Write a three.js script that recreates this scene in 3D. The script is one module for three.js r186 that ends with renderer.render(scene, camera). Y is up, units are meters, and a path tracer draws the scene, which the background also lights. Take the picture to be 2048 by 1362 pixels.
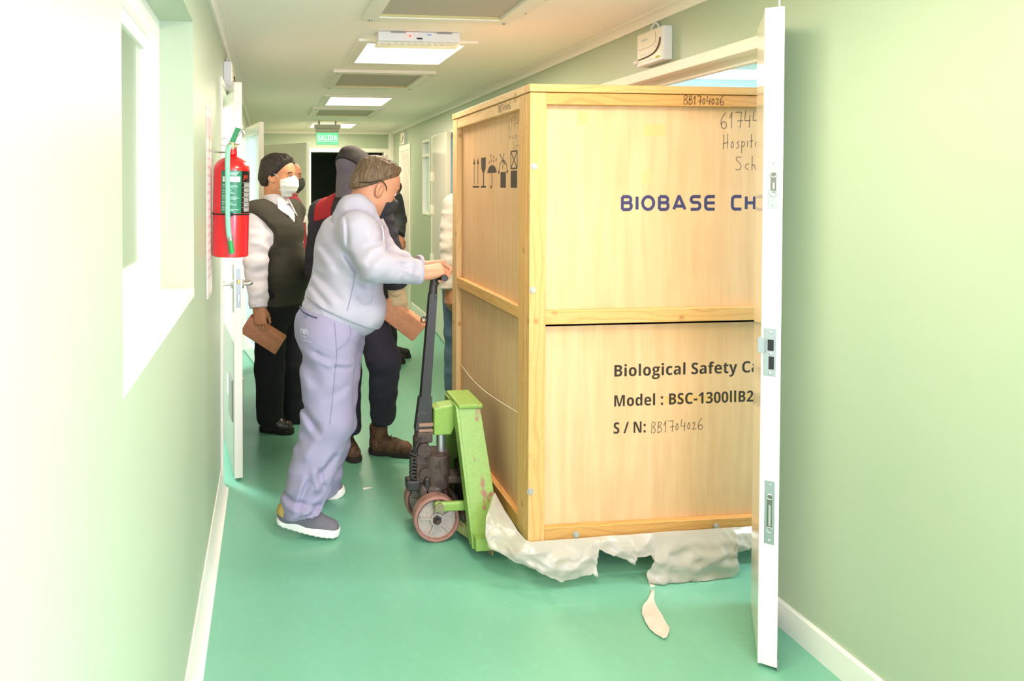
import * as THREE from 'three';
import { RoundedBoxGeometry } from 'three/addons/geometries/RoundedBoxGeometry.js';
import { RectAreaLightUniformsLib } from 'three/addons/lights/RectAreaLightUniformsLib.js';
import { mergeGeometries } from 'three/addons/utils/BufferGeometryUtils.js';
import { ImprovedNoise } from 'three/addons/math/ImprovedNoise.js';

// ------------------------------------------------------------------ camera, light, exposure
const scene = new THREE.Scene();
scene.background = new THREE.Color(0x000000);
const camera = new THREE.PerspectiveCamera(2 * Math.atan(965 / 1270) * 180 / Math.PI, 2048 / 1362, 0.05, 60);
camera.setViewOffset(2764, 1930, 716, 568, 2048, 1362);
camera.position.set(0, 1.52, 0);
{
  const psi = Math.atan(128 / 1270), phi = Math.atan(22 * Math.cos(psi) / 1270);
  camera.lookAt(Math.sin(psi) * Math.cos(phi), 1.52 - Math.sin(phi), -Math.cos(psi) * Math.cos(phi));
}
scene.add(camera);
const renderer = new THREE.WebGLRenderer({ antialias: true });
renderer.toneMapping = THREE.LinearToneMapping;
renderer.toneMappingExposure = 1.88;
renderer.shadowMap.enabled = true;
RectAreaLightUniformsLib.init();
const PANEL_POWER = 16.5, PANEL_TINT = 0xffedd6, UNSEEN_REAR_LIGHT = 3, UNSEEN_SIDE_LIGHT = 18, PANEL_DEPTHS = [-0.76, 1.48, 3.72, 5.8, 8.1];

// ------------------------------------------------------------------ helpers
const V = (a, b, c) => Array.isArray(a) ? new THREE.Vector3(...a) : new THREE.Vector3(a, b, c);
let seed = 7;
const rnd = () => { seed = (seed * 1664525 + 1013904223) >>> 0; return seed / 4294967296; };
const used = {};
function numbered(n) { const k = used[n] = (used[n] ?? -1) + 1; return k ? n + '_' + String(k).padStart(3, '0') : n; }
function thing(name, label, category, pos = [0, 0, 0], group, turn = 0) {
  const g = new THREE.Group(); g.name = numbered(name); g.position.set(...pos); g.rotation.y = turn;
  g.userData = { label, category }; if (group) g.userData.group = group; scene.add(g); return g;
}
function part(name, geo, mat, parent, pos, rot) {
  const m = new THREE.Mesh(geo, mat); m.name = name; m.castShadow = m.receiveShadow = true;
  if (pos) m.position.set(...pos); if (rot) m.rotation.set(...rot); parent.add(m); return m;
}
function struct(name, label, category, geo, mat, pos) {
  const m = part(name, geo, mat, scene, pos); m.name = numbered(name);
  m.userData = { kind: 'structure', label, category }; return m;
}
function structGroup(name, label, category, pos = [0, 0, 0], turn = 0) {
  const g = thing(name, label, category, pos, null, turn); g.userData.kind = 'structure'; return g;
}
function uvm(g, s = 1, ou = 0, ov = 0) {           // texture coordinates in metres
  const p = g.attributes.position, n = g.attributes.normal, uv = new Float32Array(p.count * 2);
  for (let i = 0; i < p.count; i++) {
    const ax = Math.abs(n.getX(i)), ay = Math.abs(n.getY(i)), az = Math.abs(n.getZ(i));
    let u, v;
    if (ay >= ax && ay >= az) { u = p.getX(i); v = p.getZ(i); } else if (az >= ax) { u = p.getX(i); v = p.getY(i); } else { u = p.getZ(i); v = p.getY(i); }
    uv[2 * i] = u * s + ou; uv[2 * i + 1] = v * s + ov;
  }
  g.setAttribute('uv', new THREE.BufferAttribute(uv, 2)); return g;
}
const box = (w, h, d) => uvm(new THREE.BoxGeometry(w, h, d));
const rbox = (w, h, d, r = 0.004, s = 2) => uvm(new RoundedBoxGeometry(w, h, d, s, Math.min(r, w * .49, h * .49, d * .49)));
const bx = (x0, x1, y0, y1, z0, z1, r) => { const g = r ? rbox(x1 - x0, y1 - y0, z1 - z0, r) : box(x1 - x0, y1 - y0, z1 - z0); g.translate((x0 + x1) / 2, (y0 + y1) / 2, (z0 + z1) / 2); return uvm(g); };
const cyl = (r0, r1, h, n = 24) => new THREE.CylinderGeometry(r0, r1, h, n);
function bar(a, b, r0, r1 = r0, n = 16) {           // round bar between two points
  a = V(a); b = V(b); const d = b.clone().sub(a), g = cyl(r1, r0, d.length(), n);
  g.applyQuaternion(new THREE.Quaternion().setFromUnitVectors(V(0, 1, 0), d.clone().normalize()));
  const m = a.add(b).multiplyScalar(.5); g.translate(m.x, m.y, m.z); return g;
}
const tube = (pts, r, n = 40, rs = 8, closed = false) => new THREE.TubeGeometry(new THREE.CatmullRomCurve3(pts.map(p => V(p)), closed), n, r, rs, closed);
function hexa(p) {                                   // 8 corners: bottom 0-3, top 4-7, flat shaded
  const q = [[0, 1, 5, 4], [1, 2, 6, 5], [2, 3, 7, 6], [3, 0, 4, 7], [4, 5, 6, 7], [3, 2, 1, 0]], pos = [];
  const c = V(0, 0, 0); p.forEach(k => c.add(V(k))); c.divideScalar(8);
  for (const f of q) {
    let v = f.map(i => V(p[i]));
    const n = v[1].clone().sub(v[0]).cross(v[2].clone().sub(v[0]));
    if (n.dot(v[0].clone().sub(c)) < 0) v.reverse();
    for (const i of [0, 1, 2, 0, 2, 3]) pos.push(v[i].x, v[i].y, v[i].z);
  }
  const g = new THREE.BufferGeometry(); g.setAttribute('position', new THREE.Float32BufferAttribute(pos, 3)); g.computeVertexNormals(); return uvm(g);
}
const clean = g => { const h = g.index ? g.toNonIndexed() : g; for (const k of Object.keys(h.attributes)) if (!['position', 'normal', 'uv'].includes(k)) h.deleteAttribute(k); return h; };
const merge = gs => mergeGeometries(gs.map(clean));
function extrude(pts, depth, bevel = 0, holes = []) {
  const s = new THREE.Shape(pts.map(p => new THREE.Vector2(...p)));
  for (const h of holes) s.holes.push(new THREE.Path(h.map(p => new THREE.Vector2(...p))));
  return new THREE.ExtrudeGeometry(s, { depth, bevelEnabled: bevel > 0, bevelThickness: bevel, bevelSize: bevel, bevelSegments: 2, curveSegments: 12 });
}

// periodic value noise
function hash(ix, iy, s) { let h = Math.imul(ix, 374761393) ^ Math.imul(iy, 668265263) ^ Math.imul(s, 974634777); h = Math.imul(h ^ (h >>> 13), 1274126177); return ((h ^ (h >>> 16)) >>> 0) / 4294967296; }
function pn(u, v, px, py, s) {                       // u, v in 0..1
  const x = u * px, y = v * py, x0 = Math.floor(x), y0 = Math.floor(y); let fx = x - x0, fy = y - y0;
  fx = fx * fx * (3 - 2 * fx); fy = fy * fy * (3 - 2 * fy);
  const a = (x0 % px + px) % px, b = (x0 + 1) % px, c = (y0 % py + py) % py, d = (y0 + 1) % py;
  return (hash(a, c, s) * (1 - fx) + hash(b, c, s) * fx) * (1 - fy) + (hash(a, d, s) * (1 - fx) + hash(b, d, s) * fx) * fy;
}
const fbm = (u, v, px, py, s, o = 4) => { let a = 0, w = .5, t = 0; for (let i = 0; i < o; i++) { a += w * pn(u, v, px << i, py << i, s + i); t += w; w *= .5; } return a / t; };
function tex(w, h, fn, srgb = true, rep = [1, 1]) {   // fn(u, v) -> [r, g, b] 0..255 or a grey
  const d = new Uint8Array(w * h * 4);
  for (let j = 0; j < h; j++) for (let i = 0; i < w; i++) {
    let c = fn((i + .5) / w, (j + .5) / h); if (!Array.isArray(c)) c = [c, c, c];
    const k = 4 * (j * w + i); for (let q = 0; q < 3; q++) d[k + q] = Math.max(0, Math.min(255, c[q])); d[k + 3] = 255;
  }
  const t = new THREE.DataTexture(d, w, h); t.wrapS = t.wrapT = THREE.RepeatWrapping; t.magFilter = THREE.LinearFilter; t.minFilter = THREE.LinearMipmapLinearFilter; t.generateMipmaps = true;
  if (srgb) t.colorSpace = THREE.SRGBColorSpace; t.repeat.set(...rep); t.needsUpdate = true; return t;
}
function canvas(w, h, draw) {
  const c = document.createElement('canvas'); c.width = w; c.height = h; const g = c.getContext('2d'); draw(g, w, h);
  const t = new THREE.CanvasTexture(c); t.colorSpace = THREE.SRGBColorSpace; t.magFilter = THREE.LinearFilter; return t;
}
const std = (o) => new THREE.MeshStandardMaterial({ roughness: .6, ...o });
const phys = (o) => new THREE.MeshPhysicalMaterial({ roughness: .5, ...o });
const mix = (a, b, t) => a.map((v, i) => v + (b[i] - v) * t);

// ------------------------------------------------------------------ materials
const M = {};
{
  const roller = tex(256, 256, (u, v) => 255 * (.6 * fbm(u, v, 40, 40, 3, 3) + .4 * fbm(u, v, 6, 6, 9, 3)), false, [2, 2]);
  const wallC = tex(512, 512, (u, v) => { const n = fbm(u, v, 5, 4, 21, 5); return mix([172, 187, 158], [178, 192, 164], n); }, true, [.4, .4]);
  M.wall = phys({ map: wallC, roughness: .42, bumpMap: roller, bumpScale: .0004, clearcoat: .25, clearcoatRoughness: .35 });
  M.ceiling = std({ color: 0xf9f4e8, roughness: .75, bumpMap: roller, bumpScale: .0003 });
  M.trim = phys({ color: 0xf1ede0, roughness: .4 });
  M.baseboard = phys({ color: 0xefece2, roughness: .35 });
  const fl = tex(1024, 1024, (u, v) => {
    const a = fbm(u, v, 3, 5, 31, 5), b = fbm(u, v, 26, 9, 47, 4), c = fbm(u, v, 90, 90, 5, 2);
    let k = mix([108, 172, 144], [124, 186, 158], a * .8 + b * .35 - .1); if (c > .74) k = mix(k, [118, 190, 156], .35);
    const s = fbm(u, v, 7, 40, 77, 3); if (s > .7) k = mix(k, [132, 196, 166], (s - .7) * 1.2); const q = fbm(u, v, 4, 4, 131, 4); k = mix(k, [134, 194, 166], Math.max(0, q - .5) * .9); return k;
  }, true, [.4, .4]);
  const flr = tex(512, 512, (u, v) => 70 + 60 * fbm(u, v, 6, 14, 15, 5) + 24 * fbm(u, v, 60, 60, 8, 2), false, [.4, .4]);
  M.floor = phys({ map: fl, roughnessMap: flr, roughness: .95, clearcoat: .4, clearcoatRoughness: .2 });
  M.door = phys({ color: 0xf3eee0, roughness: .22, clearcoat: .5, clearcoatRoughness: .08 });
  M.doorEdge = phys({ color: 0xf4f2e8, roughness: .4 });
  M.steel = std({ color: 0xc6c4c0, metalness: .85, roughness: .4 });
  M.brushed = std({ color: 0xa4a8a6, metalness: .85, roughness: .45 });
  M.black = std({ color: 0x141414, roughness: .6 });
  M.white = std({ color: 0xeeeeea, roughness: .45 });
  M.plastic = phys({ color: 0xe6e4e6, roughness: .35 });
  M.glass = phys({ color: 0xf2faf6, roughness: .02, transmission: 1, thickness: 0, ior: 1.5 });
  M.blue = std({ color: 0xe8eef0, roughness: .6 });
  const ply = (w, h, s, base, hi) => tex(w, h, (u, v) => {
    const warp = fbm(u, v, 3, 2, s, 3) * .25; const g = fbm((u + warp * .08) % 1, v, 46, 3, s + 3, 4), f = fbm(u, v, 190, 10, s + 9, 2), b = fbm(u, v, 3, 3, s + 5, 3);
    let k = mix(base, hi, g * .75 + b * .5 - .15); return mix(k, base.map(c => c * .9), Math.max(0, f - .55) * .9);
  });
  M.plyTex = ply(512, 512, 61, [212, 168, 122], [231, 194, 150]);
  M.ply = std({ map: M.plyTex, roughness: .62 });
  const pine = (base, dark, s) => tex(1024, 128, (u, v) => {
    const w = fbm(u, v, 3, 1, s, 3), r = Math.sin((v * 5 + w * 3.2 + fbm(u, v, 2, 2, s + 2, 2) * 2.5) * 6.283), f = fbm(u, v, 60, 40, s + 4, 3);
    let k = mix(base, dark, .32 * Math.max(0, r) ** 3 + .3 * (f - .45));
    for (const [ku, kv] of [[.23, .35], [.71, .6]]) { const q = Math.hypot((u - ku) * 7, v - kv); if (q < .12) k = mix(k, [150, 96, 50], .6 * (1 - q / .12)); } return k;
  }, true, [1, 8]);
  M.pine = std({ map: pine([220, 172, 108], [184, 128, 64], 81), roughness: .55 });
  M.pineDark = std({ map: pine([210, 154, 86], [166, 108, 50], 95), roughness: .55 });
  M.pineLight = std({ map: pine([228, 190, 138], [198, 150, 98], 112), roughness: .6 });
}

// ------------------------------------------------------------------ the corridor (x across, z = minus the depth)
const XL = -0.245, XR = 1.765, WT = 0.15, CH = 2.32, DH = 2.07, ZE = -8.95, ZB = 1.7;
struct('floor', 'glossy green vinyl corridor floor', 'floor', bx(-3.2, 5.6, -0.1, 0, ZE - 9.1, ZB + .12), M.floor);
struct('ceiling', 'cream corridor ceiling', 'ceiling', bx(XL - .02, XR + .02, CH, CH + .1, ZE, ZB), M.ceiling);
function wallRun(name, label, x0, x1, holes, mat) {   // holes: [zNear, zFar, y0, y1] as depths
  const gs = []; let d = -ZB; const end = -ZE;
  for (const [a, b, y0, y1] of holes) {
    gs.push(bx(x0, x1, 0, CH, -a, -d)); if (y0 > 0) gs.push(bx(x0, x1, 0, y0, -b, -a));
    gs.push(bx(x0, x1, y1, CH, -b, -a)); d = b;
  }
  gs.push(bx(x0, x1, 0, CH, -end, -d));
  return struct(name, label, 'wall', merge(gs), mat);
}
wallRun('wall_left', 'pale green corridor wall with the recessed window', XL - WT, XL, [[1.095, 2.11, 1.185, 2.06], [3.23, 4.04, 0, DH], [5.15, 6.0, 0, DH]], M.wall);
wallRun('wall_right', 'green corridor wall with the doorway the crate enters', XR, XR + WT, [[-1.55, -.35, .95, 2.1], [2.12, 3.62, 0, DH], [5.86, 6.76, 0, DH], [6.86, 7.18, 1.21, 2.06], [7.8, 8.46, 0, DH]], M.wall);
struct('wall_end', 'green wall at the corridor end around the dark doorway', 'wall', merge([bx(XL, .56, 0, CH, ZE - .12, ZE), bx(.56, 1.66, 2.05, CH, ZE - .12, ZE), bx(1.66, XR, 0, CH, ZE - .12, ZE)]), M.wall);
struct('wall_rear', 'unseen green wall behind the viewer around the unseen window', 'wall', merge([bx(XL - WT, -.1, 0, CH, ZB, ZB + .12), bx(1.62, XR + WT, 0, CH, ZB, ZB + .12), bx(-.1, 1.62, 2.12, CH, ZB, ZB + .12), bx(-.1, 1.62, 0, .1, ZB, ZB + .12)]), M.wall);  // out of view, set close behind the viewer to carry the unseen window
// unseen hall past the end doorway, made deep so the opening stays dark
{
  const x0 = -3.0, x1 = 5.0, z0 = ZE - 9, z1 = ZE - .12;
  struct('wall_unseen_hall', 'walls of the unseen deep hall that keeps the exit doorway dark', 'wall', merge([bx(x0, x1, 0, 3, z0 - .1, z0), bx(x0 - .1, x0, 0, 3, z0, z1), bx(x1, x1 + .1, 0, 3, z0, z1), bx(x0, XL - WT, 0, 3, z1 - .1, z1), bx(XR + WT, x1, 0, 3, z1 - .1, z1), bx(XL - WT, XR + WT, CH, 3, z1 - .1, z1), bx(XL - WT, .56, 0, CH, z1 - .02, z1), bx(1.66, XR + WT, 0, CH, z1 - .02, z1)]), M.wall);
  struct('ceiling_unseen_hall', 'ceiling of the unseen deep hall', 'ceiling', bx(x0, x1, 3, 3.1, z0, z1), M.ceiling);
}
// coved skirting and ceiling moulding
function prism(profile, z0, z1) {                     // profile in x, y, swept along z
  const g = extrude(profile, Math.abs(z1 - z0)); g.translate(0, 0, Math.min(z0, z1)); return uvm(g);
}
const skirt = (x, s) => { const p = [[x, 0], [x + s * .04, 0]]; for (let i = 1; i <= 6; i++) { const a = i / 6 * Math.PI / 2; p.push([x + s * (.04 - .034 * Math.sin(a)), .09 - .09 * Math.cos(a) * 1]); } p.push([x + s * .004, .095], [x, .095]); return s > 0 ? p : p.reverse(); };
const skirtR = (x) => [[x, 0], [x, .095], [x - .008, .095], [x - .012, .088], [x - .012, 0]];
function trimRun(name, label, profile, runs) { struct(name, label, 'trim', merge(runs.map(([a, b]) => prism(profile, -a, -b))), name.startsWith('base') ? M.baseboard : M.trim); }
trimRun('baseboard_left', 'white coved skirting along the left wall', skirt(XL, 1), [[-ZB, 3.23], [4.1, 5.1], [6.05, -ZE]]);
trimRun('baseboard_right', 'white skirting along the right wall', skirtR(XR), [[-ZB, 2.06], [3.68, 5.8], [6.82, 7.74], [8.52, -ZE]]);
const cove = (x, s) => { const p = [[x, CH], [x, CH - .045]]; for (let i = 0; i <= 5; i++) { const a = i / 5 * Math.PI / 2; p.push([x + s * (.012 + .033 * (1 - Math.cos(a))), CH - .045 + .033 * Math.sin(a)]); } p.push([x + s * .045, CH]); return s > 0 ? p : p.reverse(); };
trimRun('trim_1', 'cream moulding between left wall and ceiling', cove(XL, 1), [[-ZB, -ZE]]);
trimRun('trim_2', 'cream moulding between right wall and ceiling', cove(XR, -1), [[-ZB, -ZE]]);
struct('trim_3', 'cream moulding above the end wall', 'trim', bx(XL, XR, CH - .045, CH, ZE, ZE + .03, .006), M.trim);
struct('trim_4', 'cream post in the far right corner', 'trim', bx(XR - .07, XR, 0, CH, ZE, ZE + .06, .006), M.trim);

// door frames
function frameSide(name, label, x, s, d0, d1, h, w = .045) {   // s = +1: the corridor lies on the plus side of x
  const g = structGroup(name, label, 'door frame', [0, 0, 0]);
  const a = x + s * .012, b = x - s * (WT + .004), x0 = Math.min(a, b), x1 = Math.max(a, b);
  part('jamb', bx(x0, x1, 0, h + w, -d0 - .002, -d0 + w, .004), M.trim, g); part('jamb', bx(x0, x1, 0, h + w, -d1 - w, -d1 + .002, .004), M.trim, g);
  part('head', bx(x0, x1, h - .002, h + w, -d1, -d0, .004), M.trim, g);
  const c = x - s * .06;
  part('stop', bx(Math.min(c, c - s * .03), Math.max(c, c - s * .03), h - .03, h, -d1, -d0, .002), M.trim, g); return g;
}
frameSide('door_1', 'cream frame of the wide doorway the crate is entering', XR, -1, 2.12, 3.62, DH - .045);
frameSide('door_2', 'cream frame around the ajar door by the extinguisher', XL, 1, 3.28, 4.0, DH - .03, .04);
frameSide('door_3', 'cream frame of the second doorway in the left wall', XL, 1, 5.2, 5.96, DH - .03, .04);
frameSide('door_4', 'cream frame of the doorway behind the man in grey', XR, -1, 5.9, 6.72, DH - .03, .04);
{
  const g = structGroup('door_5', 'cream frame around the dark exit doorway', 'door frame');
  part('jamb', bx(.53, .59, 0, 2.03, ZE - .13, ZE + .015, .004), M.trim, g); part('jamb', bx(1.63, XR - .07, 0, 2.075, ZE - .13, ZE + .015, .004), M.trim, g); part('head', bx(.53, XR - .07, 2.02, 2.075, ZE - .13, ZE + .018, .004), M.trim, g);
  part('latch_slot', bx(1.665, 1.672, 1.86, 1.99, ZE + .014, ZE + .018), M.black, g);
  const f = structGroup('door_6', 'closed cream door near the far corner', 'door');
  part('frame', merge([bx(XR - .015, XR + .06, 2.0, 2.075, -8.46, -7.8, .004), bx(XR - .015, XR + .06, 0, 2.0, -8.46, -8.41, .004), bx(XR - .015, XR + .06, 0, 2.0, -7.85, -7.8, .004)]), M.trim, f);
  part('leaf', bx(XR - .004, XR + .04, .01, 2.0, -8.41, -7.85, .004), M.door, f);
  for (const y of [.35, 1.1, 1.75]) part('hinge', bx(XR - .028, XR - .012, y - .05, y + .05, -7.86, -7.82, .003), M.trim, f);
}
// narrow window far down the right wall
{
  const g = structGroup('window_2', 'narrow tall window in the right wall', 'window');
  const x0 = XR - .008, x1 = XR + .06, zs = [-7.18, -6.86];
  part('frame', merge([bx(x0, x1, 1.21, 1.24, zs[0], zs[1], .004), bx(x0, x1, 2.03, 2.06, zs[0], zs[1], .004), bx(x0, x1, 1.24, 2.03, zs[0], zs[0] + .025, .004), bx(x0, x1, 1.24, 2.03, zs[1] - .025, zs[1], .004)]), M.trim, g);
  part('pane', bx(XR + .028, XR + .032, 1.24, 2.03, zs[0] + .025, zs[1] - .025), M.glass, g);
  part('glazing_bar', bx(x0, x1 - .02, 1.865, 1.9, zs[0] + .025, zs[1] - .025, .003), M.trim, g);
}
// recessed window in the left wall
{
  const g = structGroup('window_1', 'white framed window recessed in the left wall', 'window');
  const d0 = 1.095, d1 = 2.11, y0 = 1.185, y1 = 2.06, xa = XL - .145, xb = XL - .107, w = .075, pv = phys({ color: 0xf4f4ea, roughness: .3 });
  part('sill_board', bx(xb, XL + .001, y0 - .02, y0 + .004, -d1, -d0), pv, g);
  part('frame_rail', bx(xa, xb, y0, y0 + w, -d1, -d0, .001), pv, g); part('frame_rail', bx(xa, xb, y1 - w, y1, -d1, -d0, .001), pv, g);
  part('frame_stile', bx(xa, xb, y0 + w, y1 - w, -d1, -d1 + w, .001), pv, g); part('frame_stile', bx(xa, xb, y0 + w, y1 - w, -d0 - w, -d0, .001), pv, g);
  const q = w + .012, xs = xb - .022;
  part('glazing_bead', merge([bx(xa, xs, y0 + w, y0 + q + .03, -d1 + w, -d0 - w, .001), bx(xa, xs, y1 - q - .03, y1 - w, -d1 + w, -d0 - w, .001), bx(xa, xs, y0 + q + .03, y1 - q - .03, -d1 + w, -d1 + q + .03, .001), bx(xa, xs, y0 + q + .03, y1 - q - .03, -d0 - q - .03, -d0 - w, .001)]), pv, g);
  part('pane', bx(xa + .004, xa + .008, y0 + q, y1 - q, -d1 + q, -d0 - q), M.glass, g);
}
// unseen window standing in for soft light from behind onto crate and walls
{
  const g = structGroup('window_3', 'unseen tall window behind the viewer lighting crate front and near walls', 'window');
  const x0 = -.1, x1 = 1.62, y0 = .1, y1 = 2.12, z0 = ZB + .04, z1 = ZB + .1, xm = (x0 + x1) / 2;
  for (const [a, b, c, d] of [[x0, x1, y0, y0 + .05], [x0, x1, y1 - .05, y1], [x0, x0 + .05, y0 + .05, y1 - .05], [x1 - .05, x1, y0 + .05, y1 - .05], [xm - .03, xm + .03, y0 + .05, y1 - .05]]) part('frame', bx(a, b, c, d, z0, z1, .004), M.trim, g);
  part('pane', bx(x0 + .05, xm - .03, y0 + .05, y1 - .05, z0 + .03, z0 + .034), M.glass, g); part('pane', bx(xm + .03, x1 - .05, y0 + .05, y1 - .05, z0 + .03, z0 + .034), M.glass, g);
  const l = new THREE.RectAreaLight(0xe2e0ff, UNSEEN_REAR_LIGHT, 1.6, 1.9); l.position.set(xm, 1.11, ZB + .02); l.lookAt(xm, 1.11, 0); l.castShadow = true; scene.add(l);
}
{
  const g = structGroup('window_4', 'unseen window behind the viewer placed to light the near left wall', 'window');  // out of view, its cool light brightens the left wall beside the viewer
  const x0 = XR + .05, x1 = XR + .11, z0 = .35, z1 = 1.55, y0 = .95, y1 = 2.1;
  for (const [a, b, c, d] of [[y0, y0 + .05, z0, z1], [y1 - .05, y1, z0, z1], [y0 + .05, y1 - .05, z0, z0 + .05], [y0 + .05, y1 - .05, z1 - .05, z1]]) part('frame', bx(x0, x1, a, b, c, d, .004), M.trim, g);
  part('pane', bx(x0 + .02, x0 + .024, y0 + .05, y1 - .05, z0 + .05, z1 - .05), M.glass, g);
  const l = new THREE.RectAreaLight(0xe2e0ff, UNSEEN_SIDE_LIGHT, 1.1, 1.05); l.position.set(XR + .03, 1.525, .95); l.lookAt(0, 1.525, .95); l.castShadow = true; scene.add(l);
}
// side rooms: bright bluish laboratory on the right, plain rooms on the left
function room(name, label, x0, x1, z0, z1, h, mat, openX) {
  const t = .1, gs = [];
  if (openX !== x0) gs.push(bx(x0 - t, x0, 0, h, z0, z1)); if (openX !== x1) gs.push(bx(x1, x1 + t, 0, h, z0, z1));
  gs.push(bx(x0 - t, x1 + t, 0, h, z0 - t, z0), bx(x0 - t, x1 + t, 0, h, z1, z1 + t));
  struct(name, label + ' walls', 'wall', merge(gs), mat); return bx(x0 - t, x1 + t, h, h + t, z0 - t, z1 + t);
}
{
  const c1 = room('wall_laboratory', 'pale blue laboratory beyond the wide doorway', XR + WT, 5.4, -5.1, -.6, 2.45, M.blue, XR + WT);
  struct('ceiling_laboratory', 'pale blue laboratory ceiling', 'ceiling', c1, std({ color: 0xdbe7ec, roughness: .7 }));
  const c2 = room('wall_side_room', 'pale blue room behind the ajar far door', XR + WT, 4.2, -7.7, -5.3, 2.4, M.blue, XR + WT);
  struct('ceiling_side_room', 'white side room ceiling', 'ceiling', c2, M.ceiling);
  const cr = std({ color: 0xe3dcc4, roughness: .7 });
  const c3 = room('wall_window_room', 'cream room behind the recessed window', -3.0, XL - WT, -3.1, .2, 2.4, cr, XL - WT);
  struct('ceiling_window_room', 'white ceiling of the room behind the window', 'ceiling', c3, M.ceiling);
  const c4 = room('wall_store_room', 'cream room behind the left doors', -2.4, XL - WT, -6.6, -3.22, 2.4, cr, XL - WT);
  struct('ceiling_store_room', 'white ceiling of the room behind the left doors', 'ceiling', c4, M.ceiling);
}

// ------------------------------------------------------------------ lamps
const emit = (c, k) => new THREE.MeshStandardMaterial({ color: 0xffffff, emissive: c, emissiveIntensity: k, roughness: .5 });
function areaLight(x, y, z, w, d, k, c) { const l = new THREE.RectAreaLight(c, k, w, d); l.position.set(x, y, z); l.lookAt(x, y - 1, z); l.castShadow = true; scene.add(l); return l; }
const PX = .81;
const lightWords = ['ceiling light panel behind the viewer', 'ceiling light panel above the crate side of the viewer', 'square ceiling light panel behind the emergency lamp', 'square ceiling light panel between two grey hatches', 'square ceiling light panel above the exit sign'];
PANEL_DEPTHS.forEach((d, i) => {
  const g = thing('ceiling_light', 'white framed ' + lightWords[i], 'ceiling light', [PX, CH, -d], 'corridor ceiling lights');
  const o = .33, n = .27, fr = phys({ color: 0xf3efe2, roughness: .4 });
  part('frame', merge([bx(-o, o, -.014, .002, n, o, .004), bx(-o, o, -.014, .002, -o, -n, .004), bx(-o, -n, -.014, .002, -n, n, .004), bx(n, o, -.014, .002, -n, n, .004)]), fr, g);
  part('diffuser', rbox(2 * n, .006, 2 * n, .002), emit(PANEL_TINT, 2.6), g, [0, -.006, 0]);
  areaLight(PX, CH - .018, -d, 2 * n, 2 * n, PANEL_POWER, PANEL_TINT);
});
// grey access hatches between the lights
[[2.61, 'nearest the fire extinguisher side gauge'], [4.64, 'between the first two lit panels'], [6.66, 'just before the exit sign']].forEach(([d], i) => {
  const g = thing('ceiling_hatch', ['grey ceiling hatch in a white screwed frame beside the emergency lamp', 'grey ceiling hatch in a white frame between the two larger lit panels', 'small looking grey ceiling hatch before the light above the exit sign'][i], 'hatch', [.79, CH, -d], 'ceiling hatches');
  const o = .355, n = .285;
  for (const [a, b, c, e] of [[-o, o, n, o], [-o, o, -o, -n], [-o, -n, -n, n], [n, o, -n, n]]) part('frame_strip', bx(a, b, -.02, .002, c, e, .003), M.trim, g);
  part('panel', bx(-n - .01, n + .01, -.004, .001, -n - .01, n + .01), std({ color: 0xb9b3a6, roughness: .8 }), g);
  const lip = std({ color: 0xd8c98e, roughness: .6 });
  for (const s of [-1, 1]) part('gasket', bx(-n, n, -.014, -.003, s * n - .006, s * n + .006), lip, g);
  for (const [x, z] of [[-.32, .32], [-.32, -.32], [.32, .32], [.32, -.32], [.375, -.2], [.375, .02], [.375, .2]]) { const s = part('screw', cyl(.009, .007, .01, 12), M.brushed, g, [x, x > .36 ? -.003 : -.022, z]); }
  part('hinge_strip', bx(.36, .395, -.006, .002, -.3, .3, .002), M.trim, g);
});
// emergency lamp
{
  const g = thing('emergency_lamp', 'white boxy emergency lamp with a red pilot light on ceiling', 'emergency lamp', [.77, CH, -3.26]);
  part('housing', rbox(.43, .05, .1, .006), M.plastic, g, [0, -.026, 0]);
  part('lens', rbox(.44, .02, .09, .008), phys({ color: 0xfdfae8, roughness: .2, transmission: .3 }), g, [0, -.058, -.004]);
  for (let i = 0; i < 12; i++) part('light_diode', rbox(.016, .006, .01, .002), std({ color: 0xd8d4c8 }), g, [-.19 + i * .0345, -.062, .042]);
  part('pilot_light', new THREE.SphereGeometry(.005, 12, 8), new THREE.MeshStandardMaterial({ color: 0xff5040, emissive: 0xff2010, emissiveIntensity: 4 }), g, [-.05, -.024, .052]);
  part('switch', rbox(.03, .008, .006, .002), M.black, g, [0, -.036, .051]);
  part('vent', rbox(.08, .006, .004, .001), std({ color: 0x9a9698 }), g, [-.11, -.007, .051]); part('vent', rbox(.08, .006, .004, .001), std({ color: 0x9a9698 }), g, [.13, -.007, .051]);
  part('sticker', rbox(.022, .006, .002, .001), std({ color: 0x6a94d8 }), g, [.05, -.016, .0505]);
}
// lamps of the side rooms
function roomLamp(label, x, y, z, w, d, k, c, glow) {
  const g = thing('room_lamp', label, 'ceiling light', [x, y - .004, z]);
  part('tray', rbox(w + .04, .05, d + .04, .006), M.white, g, [0, -.025, 0]);
  part('tube_cover', rbox(w, .03, d, .012), emit(c, glow), g, [0, -.062, 0]); areaLight(x, y - .085, z, w, d, k, c);
}
roomLamp('long white lamp on the blue laboratory ceiling seen over the crate', 3.35, 2.45, -4.55, 1.8, .24, 30, 0xeaf4ff, 2.4);
roomLamp('unseen second long lamp lighting the laboratory', 3.6, 2.45, -2.0, 1.6, .24, 30, 0xeaf4ff, 2.4);  // out of view, lights the laboratory walls and ceiling
roomLamp('unseen lamp lighting the room behind the ajar far right door', 3.0, 2.4, -6.4, 1.0, .2, 12, 0xeaf4ff, 2.2);  // out of view, brightens the strip of room past the leaf
roomLamp('lamp in the cream room behind the recessed window', -1.5, 2.4, -2.2, .5, .5, 9, 0xfff2dc, 2.2);
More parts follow.
